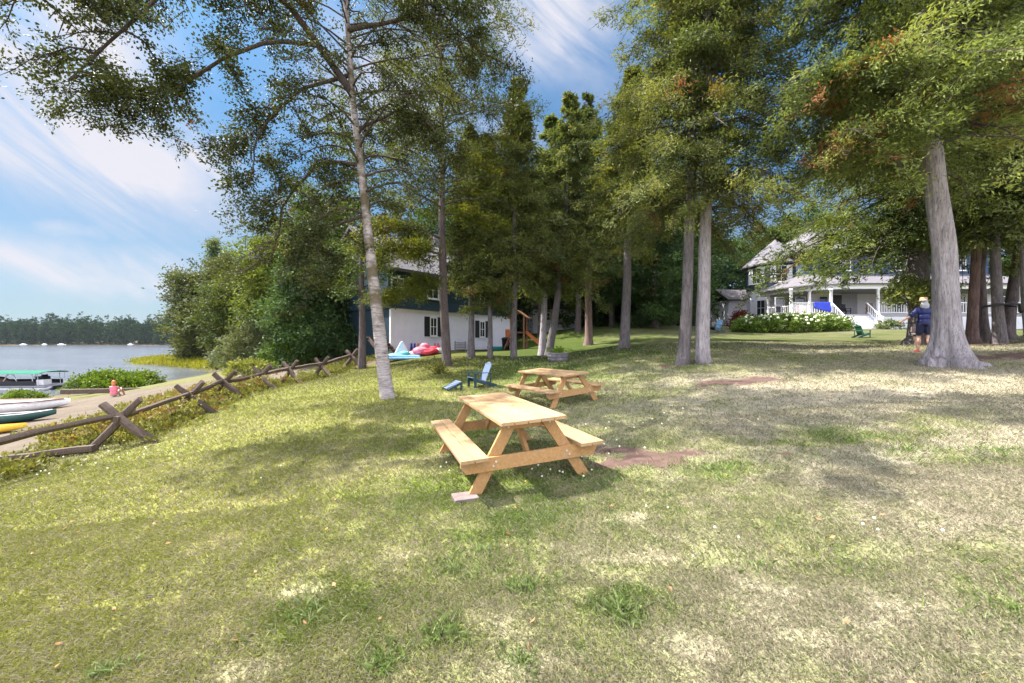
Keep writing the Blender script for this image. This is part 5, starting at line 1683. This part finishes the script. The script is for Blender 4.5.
# bench behind the person, hammock strap
bpz = on(932, 15.3)
bn = empty('garden_bench', bpz, (0, 0, R(-10)), 'low plank bench between the walking person and the huge trunk', 'bench')
mb = MB(); mb.box((0, 0, .45), (1.1, .4, .06)); mb.box((0, .2, .62), (1.1, .05, .2)); mb.build('seat', M['paver'], bn, .01)
for s in (-1, 1): mb = MB(); mb.box((s * .45, 0, .21), (.08, .36, .42)); mb.build('leg', M['rail_wood'], bn)
tx, ty, _ = on(1001, 14.2); zc = pz(306, 14.2)
mb = MB(); ux = px(998, 14.2)
mb.tube([(ux + .40 * math.cos(a), ty + .40 * math.sin(a), zc + .04 * math.sin(a * 2)) for a in np.linspace(0, 2 * PI, 19)], .035, 6)
mb.tube([(ux - .38, ty - .12, zc - .02), (ux - .1, ty - .44, zc + .06), (ux + .3, ty - .36, zc + .04), (ux + .55, ty - .2, zc - .25), (ux + .9, ty - .05, zc - .12), (ux + 1.25, ty, zc - .15), (ux + 1.6, ty, zc - .5)], .035, 6)
tag(mb.build('hammock_strap', M['strap'], None), 'black strap looped round the smooth grey cedar trunk', 'strap')

# ------------------------------------------------------------------ far shore wood: one mass
r = np.random.default_rng(33)
C = []; D = []; T = []
for i in range(1500):
    x = r.uniform(-820, 60); y = 424 + 55 * r.random() ** 1.3
    hh = 11 + 3.6 * r.normal() + 13 * fbm(np.array([x * .012]), np.array([3.3]), 8, 3)[0] + (y - 424) * .10
    g = -1.5 + (y - 424) * .05
    con = r.random() < .3
    if con: hh *= 1.18
    m = 26
    tt = r.random(m) ** .8
    rad = (3.6 if not con else 2.4) * (np.sin(PI * (.12 + .85 * tt)) if not con else (1.05 - tt))
    a = r.uniform(0, 6.28, m)
    C.append(np.stack([x + rad * np.cos(a), y + rad * np.sin(a), g + tt * hh], 1)); D.append(np.stack([np.cos(a), np.sin(a), np.full(m, .3)], 1)); T.append(np.full(m, np.clip(.45 + r.normal() * .22, 0, .95)))
o = link('far_wood', leaf_mesh('far_wood', np.concatenate(C), unit(np.concatenate(D)), np.concatenate(T), 6, 1.7, .7, .9, .8, 0, .6, .8, 34), M['far_leaf'])
tag(o, 'wooded far shore across the lake', 'wood', kind='stuff')
for i, (u, s) in enumerate([(24, 1.0), (45, .7), (62, 1.2), (131, .8)]):
    x = px(u, 415)
    bh_ = empty('far_boat', (x, 415, WATER), label=['white cabin boat moored off the far shore', 'small white launch beside the far cabin boat', 'longest white boat on the far side of the lake', 'lone white boat near the point on the far water'][i], cat='boat', group='boats moored along the far shore')
    hull('hull', M['hull_white'], 7 * s, 2.4, 1.2, bh_, nose=1)
    mb = MB(); mb.box((-.6 * s, 0, 1.5), (2.6 * s, 1.8, 1.2)); mb.build('cabin', M['hull_white'], bh_, .15)

# ------------------------------------------------------------------ air
mb = MB(); mb.box((0, 475, 19), (2040, 1310, 54))
hz_ = mb.build('haze', None)
hm, t, out = new_mat('haze')
pv_ = t.n('ShaderNodeVolumePrincipled', {'Color': (.80, .88, 1.0, 1), 'Density': .00006, 'Anisotropy': .0})
t.nt.links.new(pv_.outputs[0], out.inputs[1]); hz_.data.materials.append(hm)
tag(hz_, 'thin summer haze over the lake', 'haze', kind='stuff')

# ------------------------------------------------------------------ light, sky, camera
SUN_EL = R(54); sun_h = Vector((-.95, .30)).normalized()
S = Vector((sun_h.x * math.cos(SUN_EL), sun_h.y * math.cos(SUN_EL), math.sin(SUN_EL)))
ld = bpy.data.lights.new('sun', 'SUN'); ld.energy = 4.0; ld.angle = R(.53); ld.color = (1, .95, .87)
lo = bpy.data.objects.new('sun', ld); COL.objects.link(lo); lo.rotation_euler = S.to_track_quat('Z', 'Y').to_euler(); lo.location = (-20, 10, 40)

w = bpy.data.worlds.new('World'); SC.world = w; w.use_nodes = True
nt = w.node_tree; nt.nodes.clear(); t = NT(nt)
sky = t.n('ShaderNodeTexSky'); sky.sky_type = 'NISHITA'; sky.sun_disc = False
sky.sun_elevation = SUN_EL; sky.sun_rotation = math.atan2(S.x, S.y); sky.air_density = 1.0; sky.dust_density = .8; sky.ozone_density = 1.2
tc = t.n('ShaderNodeTexCoord'); sp = t.n('ShaderNodeSeparateXYZ', {0: tc.outputs['Generated']})
az = t.math('ARCTAN2', sp.outputs[0], sp.outputs[1]); el = t.math('ARCSINE', sp.outputs[2])
wn_ = t.n('ShaderNodeTexNoise', {'Vector': tc.outputs['Generated'], 'Scale': 3.2, 'Detail': 5, 'Roughness': .6})
azw = t.math('ADD', az, t.math('MULTIPLY', t.math('SUBTRACT', wn_.outputs[0], .5), .28))
elw = t.math('ADD', el, t.math('MULTIPLY', t.math('SUBTRACT', wn_.outputs[0], .5), -.22))


def dirpx(u, v):
    X = (u - 512) / F; Z = -(v - 341.5) / F
    return math.atan2(X, 1), math.atan2(Z, math.hypot(X, 1))


def cloud(u0, v0, u1, v1, wd, amp):
    a0, e0 = dirpx(u0, v0); a1, e1 = dirpx(u1, v1)
    ca_, ce_ = (a0 + a1) / 2, (e0 + e1) / 2
    L = math.hypot(a1 - a0, e1 - e0) / 2; th = math.atan2(e1 - e0, a1 - a0)
    da = t.math('SUBTRACT', azw, ca_); de = t.math('SUBTRACT', elw, ce_)
    p = t.math('ADD', t.math('MULTIPLY', da, math.cos(th) / L), t.math('MULTIPLY', de, math.sin(th) / L))
    q = t.math('ADD', t.math('MULTIPLY', da, -math.sin(th) / wd), t.math('MULTIPLY', de, math.cos(th) / wd))
    d2 = t.math('ADD', t.math('POWER', t.math('ABSOLUTE', p), 3.0), t.math('MULTIPLY', q, q))
    return t.math('MULTIPLY', t.math('EXPONENT', t.math('MULTIPLY', d2, -1.0)), amp)


cl = None
for a in [(-120, 60, 235, 205, .085, 1.0), (-150, -40, 160, 90, .10, 1.0), (190, 160, 250, 185, .04, .8), (-80, 255, 200, 275, .055, .75), (20, 222, 90, 220, .02, .6), (430, -40, 610, 40, .09, 1.0), (540, 70, 640, -30, .03, .5), (300, 60, 470, 110, .1, .7), (700, -150, 900, -60, .08, .4), (560, 150, 460, 120, .05, .4),
          (-300, 200, -600, 100, .12, .8), (1150, 0, 1500, 120, .1, .6)]:
    c = cloud(*a); cl = c if cl is None else t.math('MAXIMUM', cl, c)
# streaky cirrus detail
along = t.math('ADD', t.math('MULTIPLY', az, .82), t.math('MULTIPLY', el, -.57)); across = t.math('ADD', t.math('MULTIPLY', az, .57), t.math('MULTIPLY', el, .82))
mp = t.n('ShaderNodeCombineXYZ', {0: t.math('MULTIPLY', along, 1.5), 1: t.math('MULTIPLY', across, 6.0), 2: 0.37})
fz1 = t.n('ShaderNodeTexNoise', {'Vector': mp.outputs[0], 'Scale': 1.6, 'Detail': 9, 'Roughness': .6, 'Distortion': .9})
fz2 = t.n('ShaderNodeMapRange', {'Value': fz1.outputs[0], 'From Min': .34, 'From Max': .58, 'To Min': .3, 'To Max': 1.35})
thin = t.n('ShaderNodeMapRange', {'Value': fz1.outputs[0], 'From Min': .60, 'From Max': .88, 'To Min': 0, 'To Max': .25})
mask = t.math('ADD', t.math('MULTIPLY', cl, fz2.outputs[0]), thin.outputs[0], clamp=True)
mask = t.math('MULTIPLY', mask, .95)
lowh = t.n('ShaderNodeMapRange', {'Value': el, 'From Min': 0, 'From Max': .38, 'To Min': .62, 'To Max': 0})
up_ = t.n('ShaderNodeMapRange', {'Value': el, 'From Min': .25, 'From Max': .65})
deep = t.mix(1.0, sky.outputs[0], t.mix(up_.outputs[0], (.33, .53, .63), (.50, .84, .98)), 'MULTIPLY')
hazy = t.mix(lowh.outputs[0], deep, (2.75, 3.05, 3.85))
skyc = t.mix(mask, hazy, (4.5, 4.45, 4.8))
# unseen bright cloud overhead and behind the viewer, added to fill the shade
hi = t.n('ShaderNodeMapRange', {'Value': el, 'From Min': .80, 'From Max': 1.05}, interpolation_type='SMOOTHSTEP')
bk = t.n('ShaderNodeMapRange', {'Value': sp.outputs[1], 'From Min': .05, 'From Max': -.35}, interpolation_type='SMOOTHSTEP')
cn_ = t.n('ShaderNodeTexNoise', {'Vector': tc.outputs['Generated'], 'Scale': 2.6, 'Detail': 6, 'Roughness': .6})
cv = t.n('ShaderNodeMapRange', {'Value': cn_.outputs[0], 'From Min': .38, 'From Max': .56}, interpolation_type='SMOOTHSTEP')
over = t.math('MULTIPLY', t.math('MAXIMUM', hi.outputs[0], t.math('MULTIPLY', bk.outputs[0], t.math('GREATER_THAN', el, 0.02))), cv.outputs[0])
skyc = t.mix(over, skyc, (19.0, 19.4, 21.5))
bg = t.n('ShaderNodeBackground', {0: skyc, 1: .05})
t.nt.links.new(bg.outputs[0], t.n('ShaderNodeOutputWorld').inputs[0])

cd = bpy.data.cameras.new('camera'); cd.lens = F / 1024 * 36; cd.sensor_width = 36; cd.clip_start = .05; cd.clip_end = 5000
cam = bpy.data.objects.new('camera', cd); COL.objects.link(cam); cam.location = (0, 0, CAMZ); cam.rotation_euler = (R(90), 0, 0)
SC.camera = cam
SC.view_settings.view_transform = 'Standard'; SC.view_settings.look = 'None'; SC.view_settings.gamma = 1; SC.view_settings.exposure = 1.95
SC.cycles.use_denoising = True
SC.cycles.max_bounces = 5; SC.cycles.diffuse_bounces = 3; SC.cycles.glossy_bounces = 2; SC.cycles.transmission_bounces = 2; SC.cycles.transparent_max_bounces = 8
SC.cycles.caustics_reflective = False; SC.cycles.caustics_refractive = False
